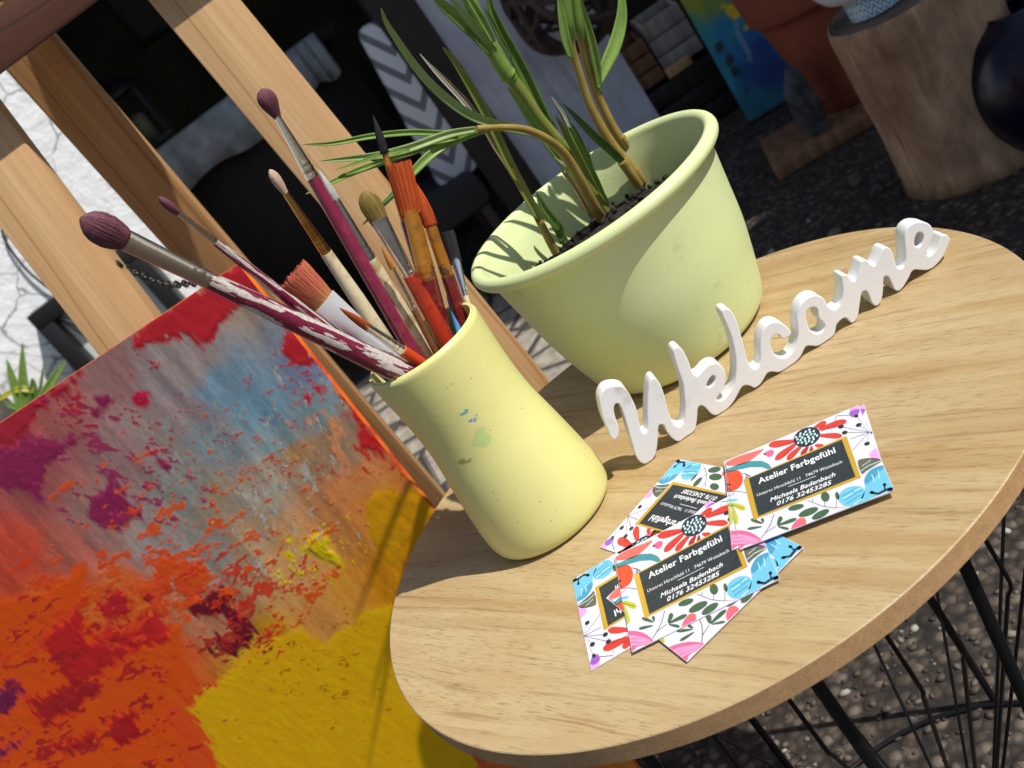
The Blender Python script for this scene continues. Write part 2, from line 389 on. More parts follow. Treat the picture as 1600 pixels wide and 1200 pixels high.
for i, (px, py) in enumerate(((2.1, -1.5), (6.1, -1.5))):  # supports made up for the unseen shading slab
    wallbox('shade_roof_post', px-.05, px+.05, py-.05, py+.05, 0, 2.308, dark_wood, ('near' if i == 0 else 'far')+' dark post holding the added shade roof', 'post')

# black framed pane on the white wall
A = at(45, 499, 2.93); B = at(190, 387, 2.93); wd = float(B[0]-A[0])+.03; zt = float(A[2]+B[2])/2+.005; hh = .36
fr = thing('wall_frame', 'black framed pale pane hanging on the white wall behind the easel', 'frame', (A[0]+wd/2, 2.96, zt-hh))
T = .045; x0 = float(A[0]); yc = 2.955
for nm, sx, sz, cx, cz in (('frame_rail', wd, T, x0+wd/2, zt-T/2), ('frame_rail', wd, T, x0+wd/2, zt-hh+T/2),
                           ('frame_stile', T, hh-2*T-.002, x0+T/2, zt-hh/2), ('frame_stile', T, hh-2*T-.002, x0+wd-T/2, zt-hh/2)):
    box(nm, sx, .07, sz, black_m, fr, Matrix.Translation((cx, yc, cz)))
pane_m = mat('pale_pane', rgb(206, 212, 208), .35)
box('pane', wd-2*T-.002, .012, hh-2*T-.002, pane_m, fr, Matrix.Translation((x0+wd/2, yc+.02, zt-hh/2)), 0)
for k, (dx, dz) in enumerate(((.9, .32), (.75, .6), (.5, .95), (.3, .95))):
    p0 = np.array([x0+T, yc+.01, zt-T]); p1 = p0+np.array([dx*(wd-2*T), 0, -dz*(hh-2*T)])
    tube('wire', [p0, (p0+p1)/2, p1], .0016, black_m, fr, 6)
c0 = [at(x, y, 2.985) for x, y in ((-20, 290), (2, 330), (4, 365), (18, 392), (45, 425), (85, 458), (98, 472))]
tag(tube('cable', spline(c0, 6), .0035, black_m, None, 8), 'thin black cable curving down the white wall to the frame', 'cable')

# boulder and strap-leaved plant at the foot of the white wall
bo = bmesh.new(); bmesh.ops.create_icosphere(bo, subdivisions=4, radius=1); q = at(-28, 640, 2.8)
for v in bo.verts:
    v.co *= 1+.25*mnoise.noise(v.co*1.4)+.08*mnoise.noise(v.co*5); v.co = Vector((v.co.x*.16, v.co.y*.16, v.co.z*.34))
me = bpy.data.meshes.new('boulder'); bo.to_mesh(me); bo.free(); me.materials.append(mat('dark_stone', rough=.9, build=lambda N: (N.color(N.ramp(N.noise(N.coord(), 12, 5, .6), [(.3, rgb(40, 36, 33)), (.7, rgb(86, 80, 74))])), N.bump(N.noise(N.coord(), 30, 5, .6), .8, .02))))
me.polygons.foreach_set('use_smooth', np.ones(len(me.polygons), bool))
tag(link('boulder', me, None, Matrix.Translation((q[0]-.04, 2.8, .30))), 'dark rough boulder at the foot of the white wall, left edge', 'boulder')
def leafgeo(path, width, camber=.25, up=None, twist=0.):
    """strap leaf: five points across, folded along the midrib"""
    P, T = frames(path); n = len(P); v, f = [], []
    wd = np.broadcast_to(np.asarray(width, float), (n,))
    for i in range(n):
        s = np.cross(T[i], VIEW(P[i])); s /= np.linalg.norm(s); b = np.cross(s, T[i])
        if twist:
            a = twist*(i/(n-1)); s, b = s*math.cos(a)+b*math.sin(a), b*math.cos(a)-s*math.sin(a)
        for k, u in enumerate((-1, -.5, 0, .5, 1)):
            v.append(P[i]+s*u*wd[i]/2+b*(abs(u)-.5)*camber*wd[i])
    m5 = len(v)
    for i in range(n):
        s = np.cross(T[i], VIEW(P[i])); s /= np.linalg.norm(s); b = np.cross(s, T[i])
        for k in range(5): v.append(np.asarray(v[i*5+k])-b*(.0005 if k in (0, 4) else .0010))
    for i in range(n-1):
        for k in range(4):
            a = i*5+k; f.append((a, a+1, a+6, a+5)); c = m5+a; f.append((c+5, c+6, c+1, c))
        f.append((i*5, i*5+5, m5+i*5+5, m5+i*5)); f.append((i*5+4, m5+i*5+4, m5+i*5+9, i*5+9))
    f.append((0, m5, m5+1, 1)); 
    return v, f
def leafmat(name, c1, c2, c3):
    def b(N):
        v = N.coord(); n = N.noise(v, 60, 3, .5); x = N.noise(N.coord((1, 1, 1)), 900, 2, .5)
        N.color(N.mix(N.ramp(x, [(.4, 0.), (.7, .35)]), N.ramp(n, [(.3, c1), (.7, c2)]), c3))
        N.b.inputs['Subsurface Weight'].default_value = 0
        tr = N.n('ShaderNodeBsdfTranslucent'); tr.inputs[0].default_value = c2
        mx = N.n('ShaderNodeMixShader'); mx.inputs[0].default_value = .18
        out = [q for q in N.t.nodes if q.type == 'OUTPUT_MATERIAL'][0]
        N.l(N.b.outputs[0], mx.inputs[1]); N.l(tr.outputs[0], mx.inputs[2]); N.l(mx.outputs[0], out.inputs[0])
    return mat(name, rough=.42, build=b)
leaf_green = leafmat('leaf_green', rgb(116, 148, 62), rgb(142, 172, 84), rgb(98, 128, 54))
leaf_pale = leafmat('leaf_pale', rgb(146, 170, 104), rgb(166, 188, 126), rgb(122, 148, 82))
leaf_dark = leafmat('leaf_dark', rgb(86, 116, 48), rgb(110, 140, 60), rgb(66, 90, 38))
leaf_yellow = leafmat('leaf_yellow', rgb(176, 172, 44), rgb(196, 190, 62), rgb(140, 140, 40))
cane_m = leafmat('cane', rgb(158, 132, 66), rgb(182, 158, 88), rgb(120, 92, 44))
cane_green = leafmat('cane_green', rgb(120, 140, 62), rgb(146, 150, 76), rgb(120, 98, 48))
dry_m = leafmat('dry_leaf', rgb(150, 132, 96), rgb(176, 160, 124), rgb(110, 88, 60))
tip_m = leafmat('pale_tip', rgb(206, 200, 184), rgb(220, 214, 200), rgb(180, 170, 150))
pb = at(50, 665, 2.78)
wp = thing('strap_leaf_plant', 'small green strap leaved plant before the white wall at left edge', 'plant', (pb[0], pb[1], pb[2]-.15))
for pts, wdt, mm in (([(45, 690), (42, 640), (36, 595), (35, 535)], 17, leaf_green), ([(42, 690), (35, 640), (22, 600), (10, 560)], 16, leaf_green), ([(48, 690), (52, 640), (52, 605), (50, 590)], 14, leaf_dark),
                     ([(52, 690), (66, 625), (85, 590), (103, 563)], 14, leaf_green), ([(50, 690), (58, 640), (64, 600), (70, 560)], 6, leaf_dark), ([(52, 610), (30, 608), (8, 618), (-15, 635)], 9, leaf_yellow), ([(40, 660), (30, 640), (10, 632), (-10, 625)], 9, leaf_dark)):
    P = spline([at(x, y, 2.78) for x, y in pts], 6); n = len(P); t = np.linspace(0, 1, n)
    wv = wdt*2.78/F*1.05*np.clip(np.sin(np.pi*(.25+.75*t))**.7, .03, 1)
    v, f = leafgeo(P, wv); mesh('leaf', v, f, mm, wp)

# counter inside the shed with a pale cloth, lantern and picture
zl, zu = float(at(294, 297, 3.6)[2]), float(at(244, 237, 3.6)[2])
cl, cr = float(at(244, 260, 3.6)[0])-.3, float(at(556, 80, 3.6)[0])
ct = thing('counter', 'dark counter inside the shed behind the easel', 'counter', ((cl+cr)/2, 3.9, 0))
box('counter_top', cr-cl, .5, .04, dark_wood, ct, Matrix.Translation(((cl+cr)/2, 3.87, zu-.02)))
box('counter_body', cr-cl-.06, .44, zu-.045, dark_wood, ct, Matrix.Translation(((cl+cr)/2, 3.9, (zu-.045)/2)))
cloth_m = mat('grey_cloth', rough=.9, build=lambda N: (N.color(N.ramp(N.noise(N.coord(), 18, 4, .6), [(.3, rgb(150, 154, 154)), (.7, rgb(196, 200, 200))])), N.bump(N.noise(N.coord(), 40, 3, .5), .5, .01)))
def draped(name, x0, x1, y, ztop, zbot, label):
    G = Geo(); n = 60; rows = [(y+.28, ztop), (y+.02, ztop), (y, ztop-.006), (y-.004, (ztop+zbot)/2), (y-.008, zbot)]
    v = []
    for j, (yy, zz) in enumerate(rows):
        for i in range(n+1):
            t = i/n; a = .010*max(0, j-1)*math.sin(t*31+.6*math.sin(t*9)); v.append((x0+(x1-x0)*t, yy+a*.6-max(0, j-2)*.006, zz+(.012*math.sin(t*13) if j == 4 else 0)))
    f = [(j*(n+1)+i, j*(n+1)+i+1, (j+1)*(n+1)+i+1, (j+1)*(n+1)+i) for j in range(len(rows)-1) for i in range(n)]
    o = mesh(name, v, f, cloth_m); md = o.modifiers.new('thick', 'SOLIDIFY'); md.thickness = .004; md.offset = 1
    return tag(o, label, 'cloth')
x2 = float(at(548, 130, 3.6)[0]); x15 = float(at(450, 190, 3.6)[0])
draped('cloth', cl+.02, x15, 3.6, zu+.004, zl, 'grey cloth draped over the dark counter between the easel legs')
draped('cloth', x15+.03, x2, 3.6, zu+.004, zl+.01, 'pale cloth hanging from the counter just right of the wide easel leg')
lb = at(255, 235, 3.72); ln = thing('lantern', 'dark metal lantern standing on the counter inside the shed', 'lantern', (lb[0], 3.72, zu+.006))
lx = float(lb[0]); lz = zu+.01
box('base', .15, .15, .02, black_m, ln, Matrix.Translation((lx, 3.72, lz+.01)))
for sx in (-1, 1):
    for sy in (-1, 1): box('post', .014, .014, .16, black_m, ln, Matrix.Translation((lx+sx*.06, 3.72+sy*.06, lz+.101)), 0)
lathe('roof', [(.10, 0), (.095, .012), (.05, .05), (.03, .06), (.028, .08), (.0005, .085)], black_m, ln, (lx, 3.72, lz+.182), 24)
lathe('candle', [(.028, 0), (.028, .09), (.004, .094), (.0005, .1)], mat('candle_wax', rgb(120, 112, 96), .6), ln, (lx, 3.72, lz+.021), 20)
pa = at(222, 75, 4.96); pw, phh = .3, .42
pf = thing('picture_frame', 'dark picture frame hanging on the olive wall at the top edge', 'picture', (pa[0]+pw/2, 4.96, pa[2]))
for nm, sx, sz, cx, cz in (('frame_rail', pw, .022, pw/2, .011), ('frame_rail', pw, .022, pw/2, phh-.011), ('frame_stile', .022, phh-.046, .011, phh/2), ('frame_stile', .022, phh-.046, pw-.011, phh/2)):
    box(nm, sx, .03, sz, black_m, pf, Matrix.Translation((pa[0]+cx, 4.975, pa[2]+cz)))
box('picture', pw-.046, .01, phh-.046, mat('dim_picture', rgb(92, 84, 62), .7), pf, Matrix.Translation((pa[0]+pw/2, 4.98, pa[2]+phh/2)), 0)

# armchair with chevron cushion
def chev(N):
    x = N.sep(N.coord()); q = N.math('ADD', x[2], N.math('MULTIPLY', N.math('ABSOLUTE', x[0]), -1.3))
    s = N.math('FRACT', N.math('MULTIPLY', q, 13.))
    N.color(N.ramp(s, [(0, rgb(214, 214, 216)), (.60, rgb(214, 214, 216)), (.64, rgb(118, 118, 124)), (.97, rgb(118, 118, 124)), (1, rgb(214, 214, 216))]))
    N.bump(N.noise(N.coord(), 500, 3, .5), .4, .002)
chev_m = mat('chevron_fabric', rough=.9, build=chev)
ca, cb = at(588, 30, 2.9), at(712, 268, 2.9)
ch = thing('armchair', 'chair upholstered in grey and white chevron fabric beside the dark post', 'chair', (cb[0], 3.0, 0))
o = bar('backrest', cb+np.array([.0, -.0, -.02]), ca, .122, .07, chev_m, ch, .022)
sc = cb+np.array([-.14, .05, -.05])
box('seat', .34, .36, .09, mat('dark_upholstery', rgb(38, 36, 36), .9), ch, Matrix.Translation(Vector(sc)), .02)
for sx in (-.14, .14):
    for sy in (-.15, .15): box('leg', .028, .028, float(sc[2])-.046, dark_wood, ch, Matrix.Translation((sc[0]+sx, sc[1]+sy, (float(sc[2])-.046)/2)), .002)

# rattan ball hanging before the pier
rc = at(880, -22, 2.72); rr = .15
rm = mat('rattan', rough=.7, build=lambda N: N.color(N.ramp(N.noise(N.coord(), 60, 3), [(.3, rgb(48, 36, 30)), (.7, rgb(84, 66, 54))])))
rt = thing('rattan_ball', 'dark woven rattan ball hanging in front of the pale pier at the top edge', 'ornament', (rc[0], rc[1], rc[2]-rr))
for k in range(16):
    ax = Vector(RNG.normal(size=3)).normalized(); off = random.uniform(-.35, .35)*rr; r0 = math.sqrt(rr*rr-off*off)
    u = ax.orthogonal().normalized(); vv = ax.cross(u); ph = random.uniform(0, 6)
    P = [Vector(rc)+ax*(off+.012*math.sin(3*a+ph))+(u*math.cos(a)+vv*math.sin(a))*r0*(1+.03*math.sin(5*a+ph)) for a in np.linspace(0, 2*math.pi, 48)]
    tube('cane_loop', [tuple(p) for p in P], random.choice((.005, .007, .010)), rm, rt, 7, face=False)
tag(tube('cord', [(rc[0], rc[1], rc[2]+rr-.003), (rc[0], rc[1], rc[2]+.6), (rc[0], rc[1], 2.30)], .002, rm, None, 6), 'thin cord holding the rattan ball', 'cord')

# crates against the rear wall
def crate(c, sx, sy, sz, yaw, m1, label, group=None):
    t = thing('crate', label, 'crate', (c[0], c[1], c[2]), group); M0 = Matrix.Translation(Vector([float(q) for q in c])) @ Matrix.Rotation(yaw, 4, 'Z')
    n = 3; hs = sz/n
    for k in range(n):
        for sgn in (-1, 1):
            box('slat', sx, .012, hs-.006, m1, t, M0 @ Matrix.Translation((0, sgn*(sy/2-.006), hs*(k+.5))), .001)
            box('slat', .012, sy-.026, hs-.006, m1, t, M0 @ Matrix.Translation((sgn*(sx/2-.006), 0, hs*(k+.5))), .001)
    box('base', sx-.028, sy-.028, .01, m1, t, M0 @ Matrix.Translation((0, 0, .006)), 0)
    return t
white_wood = mat('greyed_wood', rough=.8, build=wood_nodes(rgb(196, 188, 178), rgb(182, 174, 162), rgb(120, 110, 100), 12))
kc = at(1012, 118, 3.02)
zc = float(kc[2])
crate((kc[0]+.05, 3.06, .003), .30, .26, zc-.03, R(-12), dark_wood, 'dark slatted crate on the ground under the brown crate')
crate((kc[0]-.005, 3.05, zc-.02), .09, .2, .13, R(-12), crate_wood, 'small brown wooden crate left of the pale crate', None)
crate((kc[0]+.115, 3.06, zc-.02), .12, .2, .15, R(-12), white_wood, 'small pale greyed wooden crate behind the plant stems', None)
tag(box('wood_block', .075, .03, .026, pine, None, Matrix.Translation((kc[0]+.06, 2.93, zc-.012)) @ Matrix.Rotation(R(-12), 4, 'Z'), .002), 'small light wood block lying before the pale crate', 'block')

# teal canvas, terracotta pot, board, stones
def vcol(o, colors, name='Col'):
    a = o.data.color_attributes.new(name, 'FLOAT_COLOR', 'POINT')
    a.data.foreach_set('color', np.concatenate([np.clip(colors, 0, 1), np.ones((len(colors), 1))], 1).astype(np.float32).ravel())
def vcm(name, rough=.5, spec=.5, grain=0.):
    def b(N):
        c = N.n('ShaderNodeVertexColor', _layer_name='Col'); N.color(c.outputs[0])
        if grain: N.bump(N.noise(N.coord(), grain, 3, .6), .25, .0006)
    return mat(name, rough=rough, spec=spec, build=b)
def idw(px, pts, cols, p=4):
    d = np.maximum(np.linalg.norm(px[:, None, :]-pts[None], axis=2), 2.); w_ = 1/d**p
    return (w_ @ cols)/w_.sum(1)[:, None]
bl = onz(1170, 190, .012); d2 = ray(1300, 114); t_ = (bl[2]-CAM[2])/d2[2]; br = CAM+d2*t_
ux = (br-bl); ux[2] = 0; ux /= np.linalg.norm(ux); cw, chh = .42, .62
back = np.array([-ux[1], ux[0], 0]); upv = np.array([0, 0, 1.])*math.cos(R(8))+back*math.sin(R(8))
n1, n2 = 70, 100
uu, vv2 = np.meshgrid(np.linspace(0, 1, n1), np.linspace(0, 1, n2)); uu = uu.ravel(); vv2 = vv2.ravel()
V = bl+np.outer(uu*cw, ux)+np.outer(vv2*chh, upv)
pxs = proj(V)
pts = np.array([(1170, 185), (1200, 165), (1130, 120), (1100, 60), (1075, 30), (1150, 90), (1170, 110), (1190, 70), (1200, 110), (1180, 50), (1150, 40), (1085, 10), (1110, 5), (1060, 0), (1130, 50), (1060, -60), (1200, 0)], float)
cl_ = s2l(np.array([(10, 110, 125), (15, 105, 130), (15, 150, 165), (30, 150, 150), (60, 150, 120), (10, 110, 165), (5, 80, 140), (5, 70, 150), (10, 60, 130), (10, 120, 190), (25, 140, 160), (160, 165, 30), (120, 150, 60), (150, 160, 40), (20, 130, 170), (150, 150, 40), (20, 110, 160)]))
cc = idw(pxs, pts, cl_, 4); nz = fbm(uu, vv2, 14, 3)[:, None]; cc = cc*(.7+.6*nz)
for (bx, by, rx, ry, c3) in ((1148, 17, 13, 12, (236, 196, 10)), (1130, 10, 6, 5, (220, 180, 20)), (1165, 42, 4, 5, (190, 190, 40)), (1125, 74, 6, 9, (10, 60, 60)), (1140, 95, 7, 10, (8, 56, 60)), (1150, 113, 8, 9, (6, 50, 60)), (1167, 142, 5, 6, (6, 60, 70))):
    k = ((pxs[:, 0]-bx)/rx)**2+((pxs[:, 1]-by)/ry)**2+1.2*(fbm(uu, vv2, 30, 5)-.5)
    cc = np.where((k < 1)[:, None], s2l(c3), cc)
k = (np.abs((pxs[:, 0]-1158)-(pxs[:, 1]-60)*.45) < 4) & (pxs[:, 1] > 35) & (pxs[:, 1] < 95); cc = np.where(k[:, None], .6*cc+.4*s2l((170, 190, 220)), cc)
f = [(j*n1+i, j*n1+i+1, (j+1)*n1+i+1, (j+1)*n1+i) for j in range(n2-1) for i in range(n1-1)]
tc = thing('teal_painting', 'teal blue and yellow abstract canvas leaning behind the terracotta pot', 'painting', bl+ux*cw/2)
o = mesh('canvas', V, f, vcm('teal_paint', .5), tc); vcol(o, cc)
cmid = bl+ux*cw/2+upv*chh/2+back*.012
mwc = Matrix([[ux[i], np.cross(upv, ux)[i], upv[i], cmid[i]] for i in range(3)]+[[0, 0, 0, 1]])
box('stretcher', cw-.001, .02, chh-.001, mat('teal_edge', rgb(20, 110, 120), .6), tc, mwc, .001)
tb = onz(1346, 140, .035); tx, ty = float(tb[0]), float(tb[1])
bd = np.array([tx-.02, ty+.02, 0])
o = box('wooden_board', .46, .24, .03, crate_wood, None, Matrix.Translation((tx-.03, ty-.03, .0165)) @ Matrix.Rotation(R(-20), 4, 'Z'), .004); tag(o, 'rough brown board on the ground under the terracotta saucer', 'board')
tp = thing('terracotta_pot', 'large terracotta flower pot standing on a board behind the log', 'flower pot', (tx+.02, ty+.02, .032))
sau = lathe('saucer', smooth_prof([(.001, .0), (.09, .0), (.105, .012), (.112, .028), (.108, .029), (.1, .016), (.085, .008), (.001, .007)], 4), terra_m, None, (tx+.02, ty+.02, .0325), 64); tag(sau, 'terracotta saucer under the large flower pot', 'saucer')
lathe('body', smooth_prof([(.001, .0), (.086, .0), (.096, .006), (.112, .08), (.128, .16), (.140, .235)], 4)+[(.152, .237), (.155, .243), (.162, .32), (.159, .325), (.149, .323), (.139, .25), (.001, .24)], terra_m, tp, (tx+.02, ty+.02, .042), 72)
lathe('soil', [(.141, .0), (.06, .004), (.001, .006)][::-1], soil_m, tp, (tx+.02, ty+.02, .345), 40)
p = at(1236, 132, ty-.03); bo = bmesh.new(); bmesh.ops.create_icosphere(bo, subdivisions=4, radius=1)
for v in bo.verts:
    v.co *= 1+.30*mnoise.noise(v.co*1.7)+.10*mnoise.noise(v.co*5); v.co = Vector((v.co.x*.032, v.co.y*.032, v.co.z*.085))
me = bpy.data.meshes.new('stone'); bo.to_mesh(me); bo.free(); me.materials.append(mat('grey_stone', rough=.9, build=lambda N: N.color(N.ramp(N.noise(N.coord(), 30, 4, .6), [(.35, rgb(44, 43, 42)), (.65, rgb(92, 91, 89))])))); me.polygons.foreach_set('use_smooth', np.ones(len(me.polygons), bool))
tag(link('stone', me, None, Matrix.Translation((p[0], ty-.05, .105))), 'rough grey upright stone between the teal canvas and the terracotta pot', 'stone')
# log stump
sb = onz(1534, 236, 0); sx_, sy_ = float(sb[0]), float(sb[1]); SR = .136; SH = .33
st = thing('log_stump', 'upright weathered log section used as a plant stand', 'log', (sx_, sy_, 0))
lathe('trunk', [(SR*1.05, 0), (SR*1.02, .03), (SR*.99, .12), (SR, .22), (SR*1.0, SH-.012), (SR*.985, SH-.003), (SR*.96, SH)], bark_m, st, (sx_, sy_, 0), 96, lambda a, z: .05*mnoise.noise(Vector((math.cos(a)*1.6, math.sin(a)*1.6, z*2)))+.012*mnoise.noise(Vector((math.cos(a)*9, math.sin(a)*9, z*4))))
lathe('end_face', [(.0005, .004), (SR*.5, .003), (SR*.96, .0)], rings_m, st, (sx_, sy_, SH+.0005), 96, lambda a, z: .05*mnoise.noise(Vector((math.cos(a)*1.6, math.sin(a)*1.6, (SH)*2))))
# patterned bowl on the log
def bowlb(N):
    x = N.sep(N.coord()); an = N.math('MULTIPLY', N.math('ARCTAN2', x[1], x[0]), 3.2)
    zz = N.math('PINGPONG', an, .5); q = N.math('FRACT', N.math('MULTIPLY', N.math('ADD', N.math('MULTIPLY', zz, .03), x[2]), 85.))
    c = N.ramp(q, [(0, rgb(226, 232, 238)), (.45, rgb(226, 232, 238)), (.5, rgb(86, 160, 184)), (.95, rgb(86, 160, 184))])
    low = N.ramp(x[2], [(.036, 0.), (.038, 1.)]); N.color(N.mix(low, c, rgb(232, 232, 238)))
bowl_m = mat('patterned_ceramic', rough=.2, build=bowlb)
bc = at(1385, 30, sy_-.02)
tag(lathe('ceramic_bowl', smooth_prof([(.001, 0), (.045, 0), (.05, .01), (.052, .036), (.075, .05), (.092, .085), (.085, .125), (.07, .14), (.066, .138), (.08, .12), (.085, .085), (.06, .055), (.001, .05)], 5), bowl_m, None, (bc[0], sy_-.02, SH+.0045), 64), 'white ceramic bowl with blue zigzag foot on the log', 'bowl')
# navy glazed jar at right edge
nc = at(1650, 160, 1.62)
lathe_o = lathe('glazed_jar', smooth_prof([(.001, .0), (.06, .0), (.085, .012), (.114, .06), (.124, .115), (.114, .17), (.085, .212), (.05, .23), (.045, .236), (.04, .232), (.04, .2), (.001, .15)], 6), navy_m, None, (nc[0], nc[1], .001), 72)
tag(lathe_o, 'glossy navy blue glazed round jar at the right edge', 'jar')

# ------------------------------------------------------------------ round wire table
AX, AY, TR_, TT = .0617, .6257, .2340, .0128
tbl = thing('side_table', 'round wooden side table on a black wire basket frame', 'table', (AX, AY, 0))
mwT = Matrix.Translation((AX, AY, TZ)) @ Matrix.Rotation(R(-55), 4, 'Z')
def disc():
    seg = 256; rings = [(.0, 0), (TR_*.6, 0), (TR_-.0006, 0), (TR_, -.0006), (TR_, -TT+.0008), (TR_-.0008, -TT), (.0, -TT)]
    v, f, mi = [], [], []
    for r, z in rings:
        for k in range(seg):
            a = 2*math.pi*k/seg; rr = r
            v.append((rr*math.cos(a), rr*math.sin(a), z))
    for i in range(len(rings)-1):
        for k in range(seg):
            k2 = (k+1) % seg; f.append((i*seg+k, i*seg+k2, (i+1)*seg+k2, (i+1)*seg+k)); mi.append(0 if i < 3 else 1)
    o = mesh('table_top', v, f, [ash_m, mdf_m], tbl, True, mwT, fm=mi); bm = bmesh.new(); bm.from_mesh(o.data)
    bmesh.ops.remove_doubles(bm, verts=bm.verts, dist=1e-6); bmesh.ops.recalc_face_normals(bm, faces=bm.faces); bm.to_mesh(o.data); bm.free(); sharp(o, 25)
disc()
cyl = lambda r, deg, z: (AX+r*math.cos(R(deg)), AY+r*math.sin(R(deg)), TZ+z)
def ring(name, r, z, t):
    P = [cyl(r, a, z) for a in np.linspace(0, 360, 97)]
    v, f = tubegeo(P, t, 10, face=False); f = f[:-2]; return mesh(name, v, f, black_metal, tbl)
ring('top_ring', .1895, -.0152, .0022); ring('base_ring', .19, -.4972, .0026)
ring('lower_ring', .030, -.4225, .003)
for a in (-86, -76.5, -62, -104, -118, -38, -15, 150, 180, 205, 95, 60, 22):
    P = [cyl(.188, a, -.0155), cyl(.188, a, -.094), cyl(.1865, a, -.1), cyl(.182, a, -.106), cyl(.034, a, -.42)]
    tube('wire', P, .0013, black_metal, tbl, 7, face=False)
for k, a in enumerate((-68.5, -98.8, -129.5, 172, 112, 52, -8)):
    ln_ = -36 if k == 0 else -2
    P = [cyl(.195, a, -.0132), cyl(.195, a+ln_*.15, -.165), cyl(.195, a+ln_*.32, -.33), cyl(.195, a+ln_*.47, -.499)]
    lg = tube('leg', spline(P, 4), .0036, black_metal, tbl, 12, face=False)
    p0 = cyl(.1962, a, -.0200)
    bm = bmesh.new(); bmesh.ops.create_uvsphere(bm, u_segments=14, v_segments=8, radius=.0045); me = bpy.data.meshes.new('cap'); bm.to_mesh(me); bm.free(); me.materials.append(cap_grey); me.polygons.foreach_set('use_smooth', np.ones(len(me.polygons), bool))
    link('cap', me, lg, Matrix.Translation(p0))

# ------------------------------------------------------------------ easel
def extend_to(p, q, z):
    p = np.asarray(p); q = np.asarray(q); return p+(q-p)*(z-p[2])/(q[2]-p[2])
ez = thing('easel', 'tall light pine easel standing behind the table', 'easel', (-.2, 1.1, 0))
L1a, L1b = at(50, 320, 1.08), at(204, 522, 1.06)
L3a, L3b = at(305, 0, 1.08), at(527, 269, 1.06)
L2a, L2b = at(25, 53, 1.20), at(306, 375, 1.27)
SX = np.array([1., -.03, 0])
bar('front_leg', extend_to(L1a, L1b, .0), extend_to(L1a, L1b, 1.55), .066, .026, pine, ez, .002, SX)
bar('front_leg', extend_to(L3a, L3b, .0), extend_to(L3a, L3b, 1.55), .064, .026, pine, ez, .002, SX)
bar('rear_leg', extend_to(L2a, L2b, .0), extend_to(L2a, L2b, 1.55), .058, .028, pine_dark, ez, .002, SX)
cb0 = at(34, 38, 1.05)
bar('crossbar', cb0+np.array([-.34, .01, 0]), cb0+np.array([.32, -.01, 0]),   .010, .041, shade_wood, ez, .0015, np.array([0, 1., 0]))
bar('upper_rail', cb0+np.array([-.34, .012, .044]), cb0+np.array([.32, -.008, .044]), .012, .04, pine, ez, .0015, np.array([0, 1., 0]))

# ------------------------------------------------------------------ abstract painting on the easel
pe = np.array([math.cos(R(-22.6)), math.sin(R(-22.6)), 0]); pn = np.array([-pe[1], pe[0], 0]); LN = R(2.5)
pu = np.array([0, 0, 1.])*math.cos(LN)+pn*math.sin(LN); pfront = np.cross(pu, pe); pfront = pfront if pfront[1] < 0 else -pfront
PTR = at(372, 412, .86); PW, PH = .80, .70
NU, NV = 760, 640
gu = np.linspace(0, PW/.52, NU); gv = np.linspace(0, PH/.66, NV)
U, Vv = np.meshgrid(gu, gv); U = U.ravel(); Vv = Vv.ravel()
PV = PTR-np.outer(U*.52, pe)-np.outer(Vv*.66, pu)
pp = proj(PV)
CP = [((100,640),(165,95,85)),((60,750),(150,80,75)),((180,600),(140,100,95)),((300,560),(140,125,120)),((250,680),(140,120,110)),((350,600),(105,130,145)),((400,625),(108,142,156)),((430,680),(124,148,150)),((480,560),(105,118,140)),((450,500),(128,130,134)),((400,480),(152,132,112)),((280,760),(135,135,125)),((150,800),(150,110,100)),((350,780),(150,130,105)),((420,750),(152,142,122)),((470,700),(172,132,90)),((520,700),(150,120,90)),((560,760),(192,120,66)),((540,650),(140,110,90)),((600,800),(200,118,48)),((330,850),(135,130,120)),((250,850),(140,126,120)),((400,850),(165,135,100)),((450,880),(192,142,84)),((520,880),(202,132,70)),((100,860),(165,88,74)),((30,880),(190,70,48)),((80,960),(226,92,22)),((200,940),(212,94,32)),((30,1050),(234,76,14)),((150,1100),(232,68,14)),((250,1050),(230,72,14)),((330,950),(172,112,80)),((300,1150),(216,70,20)),((400,1000),(192,140,22)),((500,940),(196,132,60)),((550,900),(194,124,40)),((600,1000),(190,118,14)),((600,900),(196,126,10)),((640,850),(196,124,14)),((500,1150),(190,124,12)),((600,1150),(188,98,32)),((680,1180),(196,84,42)),((560,1080),(186,110,40)),((700,1000),(190,110,20)),((800,1100),(190,100,30)),((380,430),(176,120,90)),((10,680),(170,50,70)),((0,1190),(215,70,25)),((480,620),(118,134,138)),((300,640),(138,120,118)),((200,700),(142,108,104)),((330,690),(120,130,132)),((-100,700),(160,60,70)),((-200,900),(210,80,30))]
warp = np.stack([fbm(U, Vv, 9, 21)-.5, fbm(U, Vv, 9, 22)-.5], 1)*70
PC = idw(pp+warp, np.array([c[0] for c in CP], float), s2l(np.array([c[1] for c in CP])), 4.5)
